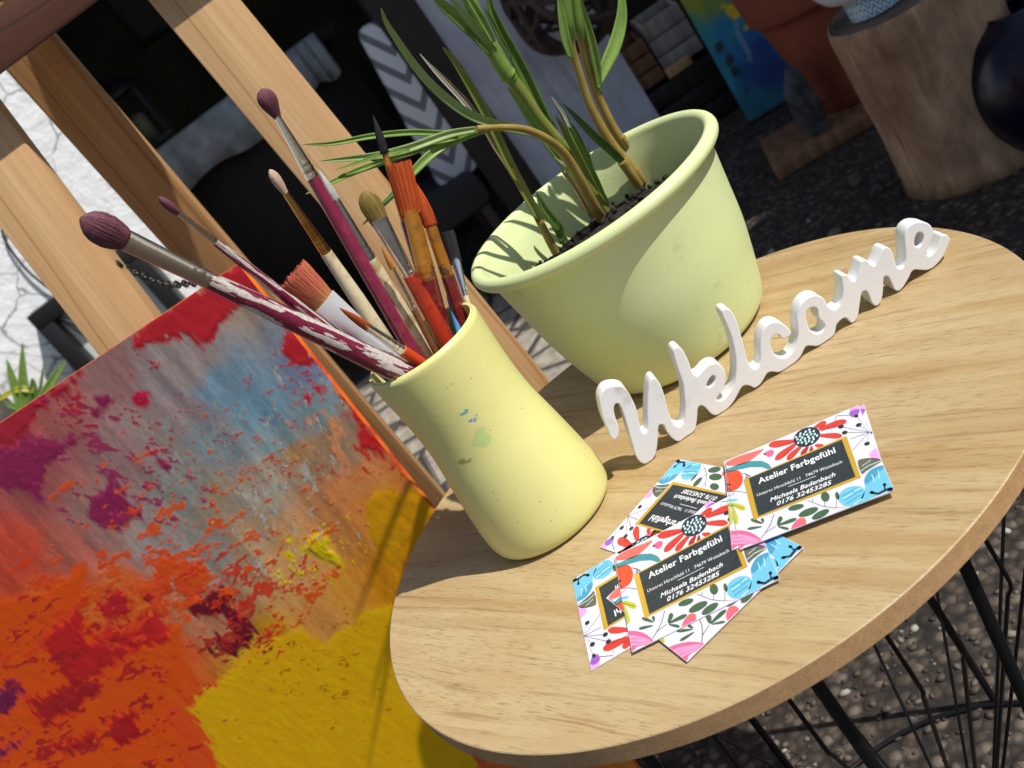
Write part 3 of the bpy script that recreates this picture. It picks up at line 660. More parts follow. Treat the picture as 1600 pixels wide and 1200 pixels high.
# long soft vertical wipes and fine fibre grain
wip = fbm(U*1., Vv*.16, 46, 31, 3); gr = fbm(U, Vv*.5, 220, 32, 2)
PC = PC*(.58+.8*wip)[:, None]*(.84+.32*gr)[:, None]
hgt = .00014*gr+.0001*wip
def polymask(poly, soft, ns, seed, amp):
    """signed ragged inside-ness of a polygon in the traced drawing; >0 inside"""
    P = np.asarray(poly, float); q = pp
    inside = np.zeros(len(q), bool); dmin = np.full(len(q), 1e9)
    for i in range(len(P)):
        a, b = P[i], P[(i+1) % len(P)]
        with np.errstate(divide='ignore', invalid='ignore'):
            xi = (b[0]-a[0])*(q[:, 1]-a[1])/(b[1]-a[1])+a[0]
        inside ^= ((a[1] > q[:, 1]) != (b[1] > q[:, 1])) & (q[:, 0] < xi)
        ab = b-a; t = np.clip(((q-a) @ ab)/(ab @ ab), 0, 1); d = np.hypot(*(q-a-t[:, None]*ab).T); dmin = np.minimum(dmin, d)
    sd = np.where(inside, dmin, -dmin)
    return sd+amp*(fbm(U, Vv, ns, seed, 5)-.5)*2
def patch(poly, c, ns=16, seed=1, amp=16, relief=.0012, var=.35, soft=10.):
    global PC, hgt
    sdm = polymask(poly, 0, ns, seed, amp); k = np.clip(sdm/soft+.5+3.0*(fbm(U, Vv*.45, 110, seed+90, 4)-.5), 0, 1)
    t = fbm(U, Vv*.8, 60, seed+50, 4); cc = s2l(c)[None]*(1-var/2+var*t)[:, None]
    PC = PC*(1-k[:, None])+cc*k[:, None]; hgt = hgt+np.clip(sdm/9, 0, 1)*k*relief*.30*(.3+1.1*t)
RED, MAG, DRD, ORG, YEL, MUS, MAR, PUR = (172, 34, 42), (128, 32, 70), (150, 26, 30), (232, 72, 14), (214, 166, 12), (208, 150, 6), (98, 18, 34), (104, 26, 62)
patch([(307,1107),(320,1077),(433,993),(467,973),(505,1003),(573,953),(650,930),(760,1240),(360,1240),(330,1150)], MUS, 10, 2, 14, .0009, .25)
patch([(570,790),(592,758),(640,768),(682,800),(640,850),(612,885),(575,850)], (190,132,8), 22, 3, 14, .0016)
patch([(200,548),(225,512),(290,462),(374,408),(432,443),(398,470),(347,500),(333,528),(317,538),(297,520),(262,524)], RED, 18, 4, 14, .0016, .3)
patch([(445,512),(478,530),(500,553),(500,566),(468,575),(437,552)], RED, 24, 5, 16, .0014)
patch([(508,587),(530,607),(500,612),(482,632),(468,628),(490,605)], RED, 30, 6, 10, .0014)
patch([(528,600),(560,640),(600,690),(625,735),(605,720),(560,700),(552,660),(535,630)], (178,34,36), 22, 7, 9, .0014)
patch([(0,652),(60,618),(120,588),(100,612),(50,650),(20,690),(-40,700)], (158,36,48), 20, 8, 14, .0014)
patch([(-60,730),(0,712),(33,687),(83,690),(133,680),(80,720),(60,787),(40,767),(0,763),(-50,790)], MAG, 18, 9, 12, .0014)
patch([(143,777),(173,740),(213,800),(185,830),(140,812)], MAG, 24, 10, 14, .0014)
patch([(213,610),(228,615),(235,640),(222,640),(210,628)], (170,24,56), 30, 11, 6, .0026)
patch([(150,618),(178,612),(168,640),(140,652)], MAG, 28, 12, 12, .0016)
patch([(95,618),(125,612),(118,630)], (150,24,60), 28, 13, 10, .0018)
patch([(250,718),(272,722),(266,736),(250,732)], MAG, 26, 14, 6, .0016)
patch([(-60,950),(40,930),(135,880),(140,945),(120,960),(190,1000),(300,960),(280,1010),(250,1100),(310,1240),(-60,1240)], ORG, 12, 15, 22, .0010, .25)
patch([(63,993),(123,953),(140,1000),(213,1013),(117,1073),(87,1033)], (172,30,30), 20, 16, 7, .0016, .2)
patch([(167,980),(240,960),(263,997),(213,1017),(160,1000)], (176,32,30), 24, 17, 12, .0014)
patch([(165,925),(200,915),(215,955),(180,970),(160,960)], (168,30,34), 26, 18, 14, .0014)
patch([(53,1093),(107,1067),(157,1060),(153,1087),(100,1120),(67,1140)], (150,28,28), 22, 19, 10, .0014)
patch([(163,1127),(207,1107),(223,1140),(187,1163)], (158,26,26), 24, 20, 10, .0014)
patch([(80,1165),(150,1140),(155,1155),(110,1180)], (160,30,26), 24, 21, 10, .0014)
patch([(-20,1090),(20,1062),(40,1090),(0,1130),(-30,1140)], PUR, 24, 22, 8, .0014)
patch([(-10,1180),(43,1147),(20,1172),(-20,1195)], PUR, 24, 23, 8, .0014)
patch([(293,943),(353,913),(373,947),(413,987),(367,1027),(333,1013),(328,990),(362,990),(350,955),(313,960)], MAR, 26, 24, 13, .0018)
patch([(230,880),(300,868),(330,905),(300,935),(255,950),(215,930)], (196,64,30), 40, 25, 30, .0012)
patch([(480,835),(505,830),(522,860),(530,885),(505,875),(470,860)], YEL, 30, 26, 12, .003, .2)
patch([(447,845),(455,842),(456,870),(448,872)], YEL, 30, 27, 5, .003, .2)
def flecks(cx, cy, rx, ry, n, c, smin, smax, relief, ang=-25, seed=0):
    """dry paint dragged over the surface: streaky broken noise under a soft mask"""
    global PC, hgt
    ca, sa = math.cos(R(ang)), math.sin(R(ang)); dx, dy = pp[:, 0]-cx, pp[:, 1]-cy
    u_ = dx*ca+dy*sa; v_ = -dx*sa+dy*ca; L = (smin+smax)*.5
    g = np.exp(-((dx/(rx*.95))**2+(dy/(ry*.95))**2))
    ix = np.where(g > .05)[0]
    nz_ = .62*fbm(u_[ix]/(L*7.), v_[ix]/(L*2.6), 1., seed+70, 4)+.38*fbm(u_[ix]/(L*1.6), v_[ix]/(L*.8), 1., seed+71, 3)
    thr = .735-.0022*min(n, 70)-.14*(g[ix]-.3)
    kk = np.clip((nz_-thr)/.035, 0, 1); t_ = fbm(u_[ix], v_[ix], .12, seed+72, 3)
    cc = s2l(c)[None]*(.7+.6*t_)[:, None]
    PC[ix] = PC[ix]*(1-.93*kk[:, None])+cc*.93*kk[:, None]; hgt[ix] += .10*relief*kk*(.4+t_)
flecks(290, 860, 150, 100, 60, (216, 74, 20), 2.5, 8, .0014, -28, 1)
flecks(240, 900, 130, 80, 30, (206, 70, 26), 3, 11, .0012, -28, 2)
flecks(390, 930, 70, 70, 60, (186, 48, 26), 2, 6, .0014, -40, 3)
flecks(130, 640, 120, 60, 34, (160, 34, 50), 2, 7, .0018, 20, 4)
flecks(170, 720, 130, 70, 50, (140, 40, 76), 2, 7, .0014, 20, 5)
flecks(470, 590, 60, 40, 30, (176, 40, 42), 2, 7, .0012, -20, 6)
flecks(400, 720, 160, 90, 18, (178, 66, 44), 1.5, 4, .0014, -25, 7)
flecks(480, 860, 60, 50, 30, (220, 170, 14), 1.5, 5, .003, 45, 8)
flecks(560, 700, 60, 60, 25, (180, 50, 36), 2, 6, .0012, 40, 9)
flecks(120, 1080, 190, 120, 40, (150, 30, 30), 2, 8, .0010, -25, 10)
flecks(430, 800, 90, 90, 12, (168, 162, 150), 2, 7, .0006, 60, 11)
flecks(370, 1000, 60, 40, 30, (150, 34, 32), 2, 6, .0014, -30, 12)
flecks(500, 1060, 130, 110, 8, (150, 100, 10), 1.2, 3.5, .0012, 0, 13)
flecks(455, 715, 70, 120, 34, (160, 156, 144), 2, 7, .0003, 62, 21); flecks(330, 720, 110, 130, 30, (136, 130, 124), 3, 9, .0003, 62, 22)
flecks(520, 720, 60, 110, 40, (196, 128, 84), 3, 8, .0004, 60, 23); flecks(80, 960, 170, 90, 30, (206, 58, 24), 4, 12, .0006, -30, 24)
PC = np.clip(PC*1.5, .003, .85)
PV2 = PV+np.outer(hgt, pfront)
idx = np.arange(NU*NV).reshape(NV, NU)
quads = np.stack([idx[:-1, :-1], idx[1:, :-1], idx[1:, 1:], idx[:-1, 1:]], -1).reshape(-1, 4)
ptg = thing('abstract_painting', 'large abstract canvas in red, orange, yellow and grey blue leaning on the easel', 'painting', PTR-pe*PW/2-pu*PH)
me = bpy.data.meshes.new('painted_surface'); me.vertices.add(len(PV2)); me.vertices.foreach_set('co', PV2.ravel())
me.loops.add(quads.size); me.loops.foreach_set('vertex_index', quads.ravel().astype(np.int32)); me.polygons.add(len(quads))
me.polygons.foreach_set('loop_start', np.arange(0, quads.size, 4, dtype=np.int32)); me.update(calc_edges=True)
me.polygons.foreach_set('use_smooth', np.ones(len(quads), bool)); me.materials.append(vcm('thick_paint', .62, .16, 900.)); me.update()
po = link('painted_surface', me, ptg); vcol(po, PC)
def edgeb(N):
    n = N.noise(N.coord(), 26, 4, .6); N.color(N.ramp(n, [(.34, rgb(178, 40, 34)), (.46, rgb(216, 96, 30)), (.6, rgb(214, 120, 30)), (.72, rgb(120, 150, 170))])); N.bump(n, .5, .002)
pc = PTR-pe*PW/2-pu*PH/2-pfront*.0036
mwp = Matrix([[pe[i], -pfront[i], pu[i], pc[i]] for i in range(3)]+[[0, 0, 0, 1]])
box('canvas_edge', PW-.0004, .007, PH-.0004, mat('painted_edge', rough=.5, build=edgeb), ptg, mwp, .0015)
lz_ = PTR-pu*(PH+.012)-pe*PW/2
bar('canvas_ledge', lz_-pe*.42, lz_+pe*.42, .05, .02, pine, ez, .002, pfront)
# chain from the front leg to the rear leg
chn = thing('chain', 'small dark steel chain strung between the easel legs', 'chain', at(255, 443, 1.12))
cp = spline([at(181, 416, 1.062), at(212, 426, 1.09), at(243, 440, 1.12), at(268, 445, 1.15), at(295, 443, 1.18), at(345, 440, 1.235)], 10)
dl = np.concatenate([[0], np.cumsum(np.linalg.norm(np.diff(cp, axis=0), axis=1))]); npk = int(dl[-1]/.0074)
steel = mat('dark_steel', rgb(92, 88, 84), .35, .9)
for k in range(npk):
    s0 = (k+.5)*dl[-1]/npk; c = np.array([np.interp(s0, dl, cp[:, i]) for i in range(3)]); c2 = np.array([np.interp(min(s0+.002, dl[-1]), dl, cp[:, i]) for i in range(3)])
    t = Vector(c2-c).normalized(); s = t.cross(Vector((0, 0, 1))).normalized(); b = s.cross(t); 
    if k % 2: s, b = b, s
    a_ = .0056; b_ = .0034
    P = [Vector(c)+t*a_*math.cos(q)+s*b_*math.sin(q)*(1+.2*abs(math.sin(q))) for q in np.linspace(0, 2*math.pi, 21)]
    v, f = tubegeo([tuple(p) for p in P], .0009, 6, face=False); mesh('link', v, f[:-2], steel, chn)
bm = bmesh.new(); bmesh.ops.create_uvsphere(bm, u_segments=12, v_segments=8, radius=.006); me = bpy.data.meshes.new('screw_eye'); bm.to_mesh(me); bm.free(); me.materials.append(steel); link('screw_eye', me, ez, Matrix.Translation(Vector(at(181, 416, 1.06))))

# ------------------------------------------------------------------ vase with brushes
VX, VY = -.0305, .6588
def oncyl(x, y, cx, cy, r):
    d = ray(x, y); o = CAM[:2]-np.array([cx, cy]); a = d[:2] @ d[:2]; b = 2*o @ d[:2]; c = o @ o-r*r
    t = (-b-math.sqrt(max(0, b*b-4*a*c)))/(2*a); return CAM+t*d
VASE_SMEARS = []
for (x, y, rx, rz, c, thr, ns, sd) in ((728, 648, .010, .006, rgb(70, 150, 168), .98, 330, 0.), (742, 657, .010, .005, rgb(92, 122, 190), .96, 300, 3.), (755, 690, .012, .012, rgb(182, 202, 128), .78, 40, 5.),
                                  (662, 642, .015, .009, rgb(126, 92, 62), 1.04, 260, 7.), (676, 690, .014, .010, rgb(140, 96, 74), 1.02, 260, 9.), (726, 722, .014, .008, rgb(150, 146, 84), .95, 60, 1.)):
    p = oncyl(x, y, VX, VY, .041); VASE_SMEARS.append(((float(p[0]-VX), float(p[1]-VY), float(p[2]-TZ)), rx, rz, c, thr, ns, sd))
vase_m = mat('yellow_glaze', rough=.34, build=vase_b)
vs = thing('vase', 'yellow waisted ceramic vase with paint smears holding the brushes', 'vase', (VX, VY, TZ))
outer = smooth_prof([(.040, .0005), (.0445, .002), (.0468, .008), (.0470, .020), (.0452, .040), (.0425, .062), (.0398, .083), (.0390, .100), (.0394, .118), (.0405, .136), (.0413, .149)], 6)
inner = smooth_prof([(.0405, .1515), (.0388, .1512), (.0378, .149), (.0362, .12), (.0355, .1), (.038, .06), (.042, .02), (.035, .008), (.001, .007)], 5)
lathe('body', [(.001, .0003)]+outer+inner, vase_m, vs, (VX, VY, TZ+.0006), 128)

def streak(c1, c2, c3=None, thr=.55, sc=(1, 1, .1), ns=120, metal=0., rough=.4, name='', coat=0., ns2=40):
    def b(N):
        n = N.noise(N.coord(), ns2, 4, .6); f2 = N.noise(N.coord(), ns, 3, .6)
        c = N.mix(N.ramp(n, [(thr, 0.), (thr+.03, 1.)]), c1, c2)
        if c3: c = N.mix(N.ramp(f2, [(.50, 0.), (.72, .5)]), c, c3)
        N.color(c); N.bump(f2, .25, .0005)
    return mat(name, rough=rough, metal=metal, build=b, coat=coat)
purple = streak(rgb(120, 36, 62), rgb(196, 184, 176), rgb(90, 26, 44), .53, ns2=46, name='purple_lacquer', rough=.22, coat=.8)
purple_clean = streak(rgb(132, 40, 70), rgb(108, 30, 52), rgb(158, 70, 84), .6, name='magenta_lacquer', rough=.22, coat=.8)
cream = streak(rgb(212, 196, 160), rgb(190, 164, 120), rgb(120, 92, 62), .58, name='bare_wood_handle', rough=.6)
creamp = streak(rgb(206, 188, 148), rgb(176, 150, 104), rgb(104, 84, 70), .52, name='paint_flecked_wood_handle', rough=.6)
darkred = streak(rgb(110, 24, 26), rgb(92, 30, 28), rgb(132, 74, 60), .55, name='dark_red_lacquer', rough=.3, coat=.6)
redor = streak(rgb(178, 50, 24), rgb(128, 26, 22), rgb(60, 34, 26), .50, name='worn_red_lacquer', rough=.4, coat=.3)
orange = streak(rgb(206, 70, 28), rgb(180, 50, 24), None, .6, name='orange_lacquer', rough=.35, coat=.4)
amber = streak(rgb(206, 146, 60), rgb(188, 120, 40), None, .6, name='amber_handle', rough=.35, coat=.4)
blueh = mat('blue_lacquer', rgb(70, 150, 206), .35)
brownh = streak(rgb(122, 78, 46), rgb(92, 56, 34), None, .55, name='brown_handle', rough=.5)
silver = streak(rgb(228, 228, 230), rgb(206, 206, 210), None, .6, metal=1., rough=.2, name='nickel_ferrule')
silverb = streak(rgb(236, 218, 198), rgb(220, 196, 170), None, .6, metal=1., rough=.2, name='warm_nickel_ferrule')
gold = streak(rgb(226, 176, 100), rgb(204, 146, 70), None, .6, metal=1., rough=.2, name='gold_ferrule')
copper = streak(rgb(204, 136, 52), rgb(128, 92, 58), rgb(90, 70, 50), .55, metal=.6, rough=.34, name='copper_ferrule')
whitef = streak(rgb(228, 228, 230), rgb(214, 212, 212), None, .6, metal=.45, rough=.36, name='white_nickel_ferrule')
def worn(N):
    vc = N.n('ShaderNodeVertexColor', _layer_name='Col'); mp = N.n('ShaderNodeMapping'); mp.inputs['Scale'].default_value = (5, 1.3, 1.3); N.l(vc.outputs[0], mp.inputs[0])
    n = N.noise(mp.outputs[0], 1.9, 4, .55); f2 = N.noise(N.coord(), 420, 3, .6)
    k = N.ramp(n, [(.50, 0.), (.515, 1.)])
    c = N.mix(k, N.ramp(f2, [(.35, rgb(126, 36, 66)), (.65, rgb(104, 28, 50))]), N.ramp(f2, [(.3, rgb(168, 158, 150)), (.7, rgb(206, 196, 188))]))
    N.color(c); N.rough(N.ramp(k, [(0, .22), (1, .7)])); N.bump(N.math('MULTIPLY', k, 1.), .5, .0004)
purple = mat('worn_purple_lacquer', rough=.25, coat=.4, build=worn)
def hairm(name, c1, c2, c3=None):
    def b(N):
        c = N.n('ShaderNodeVertexColor', _layer_name='Col'); x = N.sep(c.outputs[0])
        cc = N.mix(x[0], c1, c2)
        if c3: cc = N.mix(N.ramp(x[1], [(.0, 0.), (1., 1.)]), cc, c3)
        N.color(cc)
    return mat(name, rough=.75, spec=.3, build=b)
hp = hairm('purple_bristle', rgb(84, 46, 56), rgb(122, 74, 84)); hb = hairm('beige_bristle', rgb(176, 140, 116), rgb(212, 186, 162)); hg = hairm('grey_bristle', rgb(150, 150, 142), rgb(206, 206, 200))
ho = hairm('olive_bristle', rgb(96, 84, 34), rgb(150, 128, 66)); hor = hairm('orange_bristle', rgb(150, 56, 20), rgb(196, 88, 36)); hbk = hairm('black_bristle', rgb(14, 13, 16), rgb(44, 42, 48)); hr = hairm('faded_red_bristle', rgb(158, 72, 52), rgb(200, 112, 84), rgb(176, 140, 80))
hbr = hairm('brown_bristle', rgb(130, 56, 22), rgb(176, 84, 34)); hoc = hairm('ochre_bristle', rgb(176, 112, 40), rgb(204, 142, 62))
SHAPES = {'round': [(0, .62), (.15, .82), (.4, 1.), (.65, .96), (.82, .74), (.93, .45), (1, .10)], 'drop': [(0, .32), (.2, .55), (.45, .88), (.65, 1.), (.82, .9), (.94, .55), (1, .12)],
          'point': [(0, 1.), (.3, 1.), (.6, .72), (.85, .34), (1, .06)], 'flat': [(0, .86), (.3, .94), (.7, 1.), (.94, 1.02), (1, .98)], 'filbert': [(0, .78), (.3, .92), (.6, 1.), (.82, .86), (.94, .55), (1, .2)], 'fan': [(0, .6), (.5, .85), (.95, 1.), (1, .98)]}
def brush(label, tip, fb, fe, ent, Yt, Ye, wb, wf0, wf1, wh, shape, hm, fm_, dm, flat=1., fflat=1., hlist=None, crimp=2, deep=.13):
    A = at(*tip, Yt); E = at(*ent, Ye); ax = E-A; Lg = np.linalg.norm(ax); ax /= Lg
    tp = np.array(tip, float)
    def par(px):
        d = np.hypot(*(np.array(px, float)-tp)); lo, hi = 0., Lg*1.2
        for _ in range(40):
            mid = (lo+hi)/2
            if np.hypot(*(proj(A+ax*mid)-tp)) < d: lo = mid
            else: hi = mid
        return lo
    t1, t2 = par(fb), par(fe); pt = lambda t: A+ax*t
    sc = lambda t: np.linalg.norm(pt(t)-CAM)/F/2          # px width -> radius in metres
    end = Lg
    while end < Lg+deep:
        q = pt(end+.004)
        if q[2] < TZ+.012 or (q[2] < TZ+.135 and math.hypot(q[0]-VX, q[1]-VY) > .0325): break
        end += .004
    b = thing('paint_brush', label, 'brush', pt(end), 'paint brushes in the yellow vase')
    # handle
    ts = np.linspace(t2-.002, end, 26); u = (ts-t2)/(max(Lg, t2+.001)-t2); hl = hlist or [(0, 1.), (1, 1.)]
    rh = np.interp(u, [q[0] for q in hl], [q[1] for q in hl])*wh*np.array([sc(min(t, Lg)) for t in ts])
    ho_ = tube('handle', [pt(t) for t in ts], rh, dm, b, 18)
    kk_ = np.arange(18)/18*2*math.pi; vcol(ho_, np.concatenate([np.stack([np.full(18, (t-t2)*3.), .5+.5*np.cos(kk_), .5+.5*np.sin(kk_)], 1) for t in ts]))
    # ferrule with crimp rings
    ts = np.linspace(t1, t2, 30); u = (ts-t1)/(t2-t1); rf = (wf0+(wf1-wf0)*u)*np.array([sc(t) for t in ts])
    if crimp:
        for k in range(crimp): rf = rf*(1+.07*np.exp(-((u-(.86+.08*k-.04*crimp))/.016)**2)-.04*np.exp(-((u-(.90+.08*k-.04*crimp))/.016)**2))
    v, f = tubegeo([pt(t) for t in ts], rf, 26, flat=fflat+(1-fflat)*np.clip(u*1.3, 0, 1)); sharp(mesh('ferrule', v, f, fm_, b), 50)
    # bristles: grooved bundle with a ragged end
    n, seg = 16, 84; ts = np.linspace(t1+.004, 0, n); u = np.linspace(0, 1, n); rb = np.interp(u, [q[0] for q in SHAPES[shape]], [q[1] for q in SHAPES[shape]])*wb*np.array([sc(t) for t in ts])
    g = RNG.normal(0, .5, seg); rid = [[.075*g[k]*(0.3+uu_)+.02*RNG.normal() for k in range(seg)] for uu_ in u]
    v, f = tubegeo([pt(t) for t in ts], rb, seg, flat=flat, ridge=rid); v = np.array(v)
    jag = (.05 if shape in ('flat', 'fan') else .02)*(t1)
    for r_ in (n-1, n-2):
        v[r_*seg:(r_+1)*seg] += np.outer((RNG.random(seg)-.6)*jag*(2 if shape in ('flat', 'fan') else 1), -ax)
    # inner hairs closing the tip
    G = Geo().add(v, f[:-1])
    cl0 = np.zeros((len(v), 3)); gl = np.clip(.5+.9*g, 0, 1)
    for r_ in range(n): cl0[r_*seg:(r_+1)*seg, 0] = np.clip(gl+RNG.normal(0, .15, seg), 0, 1); cl0[r_*seg:(r_+1)*seg, 1] = np.clip(1-u[r_]*2.2, 0, 1)
    tipc = pt(0)-ax*0; side = np.cross(ax, VIEW(A)); side /= np.linalg.norm(side); oth = np.cross(ax, side)
    extra = []
    for k in range(40 if shape in ('flat', 'fan', 'filbert') else 22):
        a1, rr_ = random.uniform(0, 6.283), math.sqrt(random.random())
        o0 = (side*math.cos(a1)+oth*math.sin(a1)*flat)*rr_; e_ = rb[-1]*.95; m_ = rb[-4]*.95; wv = rb.max()*.06
        p0 = pt(ts[-4])+o0*m_; p1 = pt(0)+o0*e_-ax*jag*random.uniform(-.8, 1.0); sd = side*wv
        o_ = len(G.v); G.add([p0-sd, p0+sd, p0+oth*wv, p1], [(0, 1, 3), (1, 2, 3), (2, 0, 3), (0, 2, 1)]); extra.append(np.tile([[random.random(), 0, 0]], (4, 1)))
    for k in range(150):
        a1 = random.uniform(0, 6.283); da = random.uniform(-.12, .12); st_ = random.uniform(.0, .35); en_ = random.uniform(.9, 1.04 if shape in ('flat', 'fan') else 1.0); wv = max(.00012, rb.max()*.022); pts_ = []
        for u_ in np.linspace(st_, en_, 6):
            t_ = ts[0]+(ts[-1]-ts[0])*u_; r_ = np.interp(u_, u, rb)*1.035; aa = a1+da*u_; pts_.append(pt(t_)+(side*math.cos(aa)+oth*math.sin(aa)*flat)*r_)
        tn = (-side*math.sin(a1)+oth*math.cos(a1)*flat); tn = tn/np.linalg.norm(tn)*wv; nn = (side*math.cos(a1)+oth*math.sin(a1)*flat); nn = nn/np.linalg.norm(nn)*wv
        vv_ = [];  ff_ = []
        for i_, p_ in enumerate(pts_):
            w__ = 1. if i_ < 5 else .2; vv_ += [p_-tn*w__, p_+nn*w__, p_+tn*w__]
            if i_: o1 = (i_-1)*3; ff_ += [(o1, o1+1, o1+4, o1+3), (o1+1, o1+2, o1+5, o1+4)]
        G.add(vv_, ff_); extra.append(np.tile([[random.random(), 0, 0]], (len(vv_), 1))*1.); extra[-1][:, 1] = np.repeat(np.clip(1-np.linspace(st_, en_, 6)*2.2, 0, 1), 3)
    o = G.out('bristles', hm, b, smooth=True); vcol(o, np.concatenate([cl0]+extra))
    return b
Yv = VY
brush('long brush with big round purple bristles and paint worn handle, leaning far left', (125, 341), (190, 364), (332, 427), (637, 587), .585, Yv-.022, 47, 33, 27, 27, 'round', hp, silverb, purple, .75, .6, [(0, 1.), (.3, 1.2), (.65, 1.3), (1, 1.45)])
brush('thin brush with small pointed purple bristles and shiny purple handle', (247, 308), (271, 325), (344, 378), (600, 583), .60, Yv-.012, 13, 8, 11, 13, 'round', hp, silverb, purple, 1, 1, [(0, 1.), (.4, 1.35), (1, 1.3)])
brush('upright brush with drop shaped purple bristles and magenta handle', (408, 139), (428, 177), (492, 275), (645, 548), .655, Yv+.002, 28, 9, 21, 20, 'drop', hp, silverb, purple_clean, .8, 1, [(0, 1.), (.5, 1.15), (1, 1.2)])
brush('brush with small beige bristles, gold ferrule and bare wood handle', (421, 265), (446, 302), (515, 398), (622, 560), .64, Yv-.008, 15, 9, 18, 19, 'drop', hb, gold, cream, .8, 1, [(0, 1.), (.4, 1.25), (1, 1.2)])
brush('brush with grey bristles, nickel ferrule and paint flecked wood handle', (496, 264), (522, 303), (586, 408), (672, 560), .66, Yv+.004, 13, 12, 17, 20, 'point', hg, silver, creamp, 1, 1, [(0, .95), (.15, 1.), (.5, 1.2), (1, 1.2)], crimp=3)
brush('filbert brush with olive bristles, flat nickel ferrule and red handle', (568, 300), (592, 341), (645, 432), (700, 537), .665, Yv+.010, 33, 28, 18, 23, 'filbert', ho, silver, redor, .35, .4, [(0, 1.), (1, 1.25)])
brush('very thin brush with ochre tip and slender brown handle', (596, 384), (609, 411), (648, 487), (690, 568), .648, Yv-.004, 9, 5, 9, 10, 'point', hoc, silverb, brownh, 1, 1)
brush('flat brush with broad orange bristles, copper ferrule and dark red handle', (622, 255), (640, 328), (667, 436), (697, 548), .675, Yv+.014, 37, 25, 29, 29, 'flat', hor, copper, darkred, .35, .6, [(0, 1.), (1, 1.1)])
brush('tall brush with pointed black tip and copper ferrule behind the orange brush', (583, 180), (601, 229), (636, 350), (694, 541), .70, Yv+.026, 13, 9, 16, 17, 'point', hbk, copper, darkred, 1, 1)
brush('round brush with pointed orange bristles and amber ferrule at the right of the vase', (650, 286), (671, 343), (699, 436), (727, 512), .68, Yv+.018, 21, 18, 20, 21, 'point', hor, copper, darkred, .9, 1, [(0, 1.), (1, 1.15)])
brush('short flat brush with black bristles at the rightmost rim of the vase', (699, 362), (709, 404), (724, 462), (738, 500), .70, Yv+.024, 20, 16, 10, 9, 'flat', hbk, silver, cream, .35, .4)
brush('wide flat brush with faded red bristles and broad white nickel ferrule', (455, 430), (508, 468), (618, 566), (648, 588), .632, Yv-.014, 58, 46, 24, 20, 'fan', hr, whitef, amber, .22, .25, [(0, 1.), (1, .9)])
brush('small brush with brown tip, silver ferrule and orange handle low in front', (530, 481), (571, 506), (633, 549), (672, 577), .618, Yv-.018, 13, 12, 17, 19, 'point', hbr, silver, orange, .9, 1, crimp=3)
brush('thin brush with blue handle between the dark red brushes', (686, 400), (692, 420), (704, 466), (716, 512), .69, Yv+.016, 8, 8, 9, 11, 'point', hg, silver, blueh, 1, 1)

# ------------------------------------------------------------------ plant pot with plant
QX, QY = .1258, .7627
pt_ = thing('plant_pot', 'wide pale green planter with rolled rim at the back of the table', 'planter', (QX, QY, TZ))
po_ = [(.001, .0004), (.058, .0004)]+smooth_prof([(.064, .0008), (.0695, .004), (.0728, .010), (.0775, .026), (.0855, .060), (.0898, .090), (.0936, .118), (.0952, .1262)], 5)
lip = [(.0992+.0051*math.cos(a), .1318+.0054*math.sin(a)) for a in np.linspace(R(-112), R(178), 16)]
pin = smooth_prof([(.0932, .129), (.0898, .115), (.0865, .09), (.08, .06), (.07, .02), (.06, .01), (.001, .009)], 4)
def potw(a, z):
    a0 = math.atan2(math.sin(a-R(190)), math.cos(a-R(190)))
    return 0
lathe('body', po_+lip+pin, pot_m, pt_, (QX, QY, TZ+.0006), 144)
SZ = TZ+.0945
lathe('soil', [(.001, .003), (.03, .003), (.06, .001), (.0878, -.002)], soil_m, pt_, (QX, QY, SZ), 64, lambda a, z: 0)
# clods on the soil
G = Geo(); ic = bmesh.new(); bmesh.ops.create_icosphere(ic, subdivisions=1, radius=1); iv = np.array([v.co[:] for v in ic.verts]); iff = [tuple(v.index for v in f.verts) for f in ic.faces]; ic.free()
for k in range(260):
    a, r_ = random.uniform(0, 6.283), .082*math.sqrt(random.random()); s_ = random.uniform(.0012, .0035)
    G.add(iv*RNG.uniform(.6, 1.3, (len(iv), 1))*s_+np.array([QX+r_*math.cos(a), QY+r_*math.sin(a), SZ+.003]), iff)
tag(G.out('soil_crumbs', soil_m, pt_, True), kind='stuff')
plant = thing('dracaena_plant', 'green plant with slender canes and long strap leaves growing in the planter', 'plant', (QX, QY+.02, SZ))
PX2M = lambda p: np.linalg.norm(np.asarray(p)-CAM)/F
def stem(pts, wpx, mm, Y0, Y1, name='stem', nodes=()):
    ys = np.linspace(Y0, Y1, len(pts)); P = spline([at(*p, y) for p, y in zip(pts, ys)], 6); n = len(P)
    wv = np.interp(np.linspace(0, 1, n), np.linspace(0, 1, len(wpx)), wpx)/2*np.array([PX2M(p) for p in P])
    for nd in nodes: wv = wv*(1+.16*np.exp(-((np.linspace(0, 1, n)-nd)/.02)**2))
    return tube(name, P, wv, mm, plant, 12)
def leaf(pts, wmax, mm, Y0, Y1, base=.5, camber=.22, twist=0., tipm=None, name='leaf'):
    ys = np.linspace(Y0, Y1, len(pts)); P = spline([at(*p, y) for p, y in zip(pts, ys)], 7); n = len(P); t = np.linspace(0, 1, n)
    wv = 1.0*wmax*np.array([PX2M(p) for p in P])*np.where(t < .35, base+(1-base)*np.sin(t/.35*math.pi/2), np.clip(np.cos((t-.35)/.65*math.pi/2), 0, 1)**.55); wv = np.maximum(wv, .0004)
    v, f = leafgeo(P, wv, camber, twist=twist); return mesh(name, v, f, mm, plant)
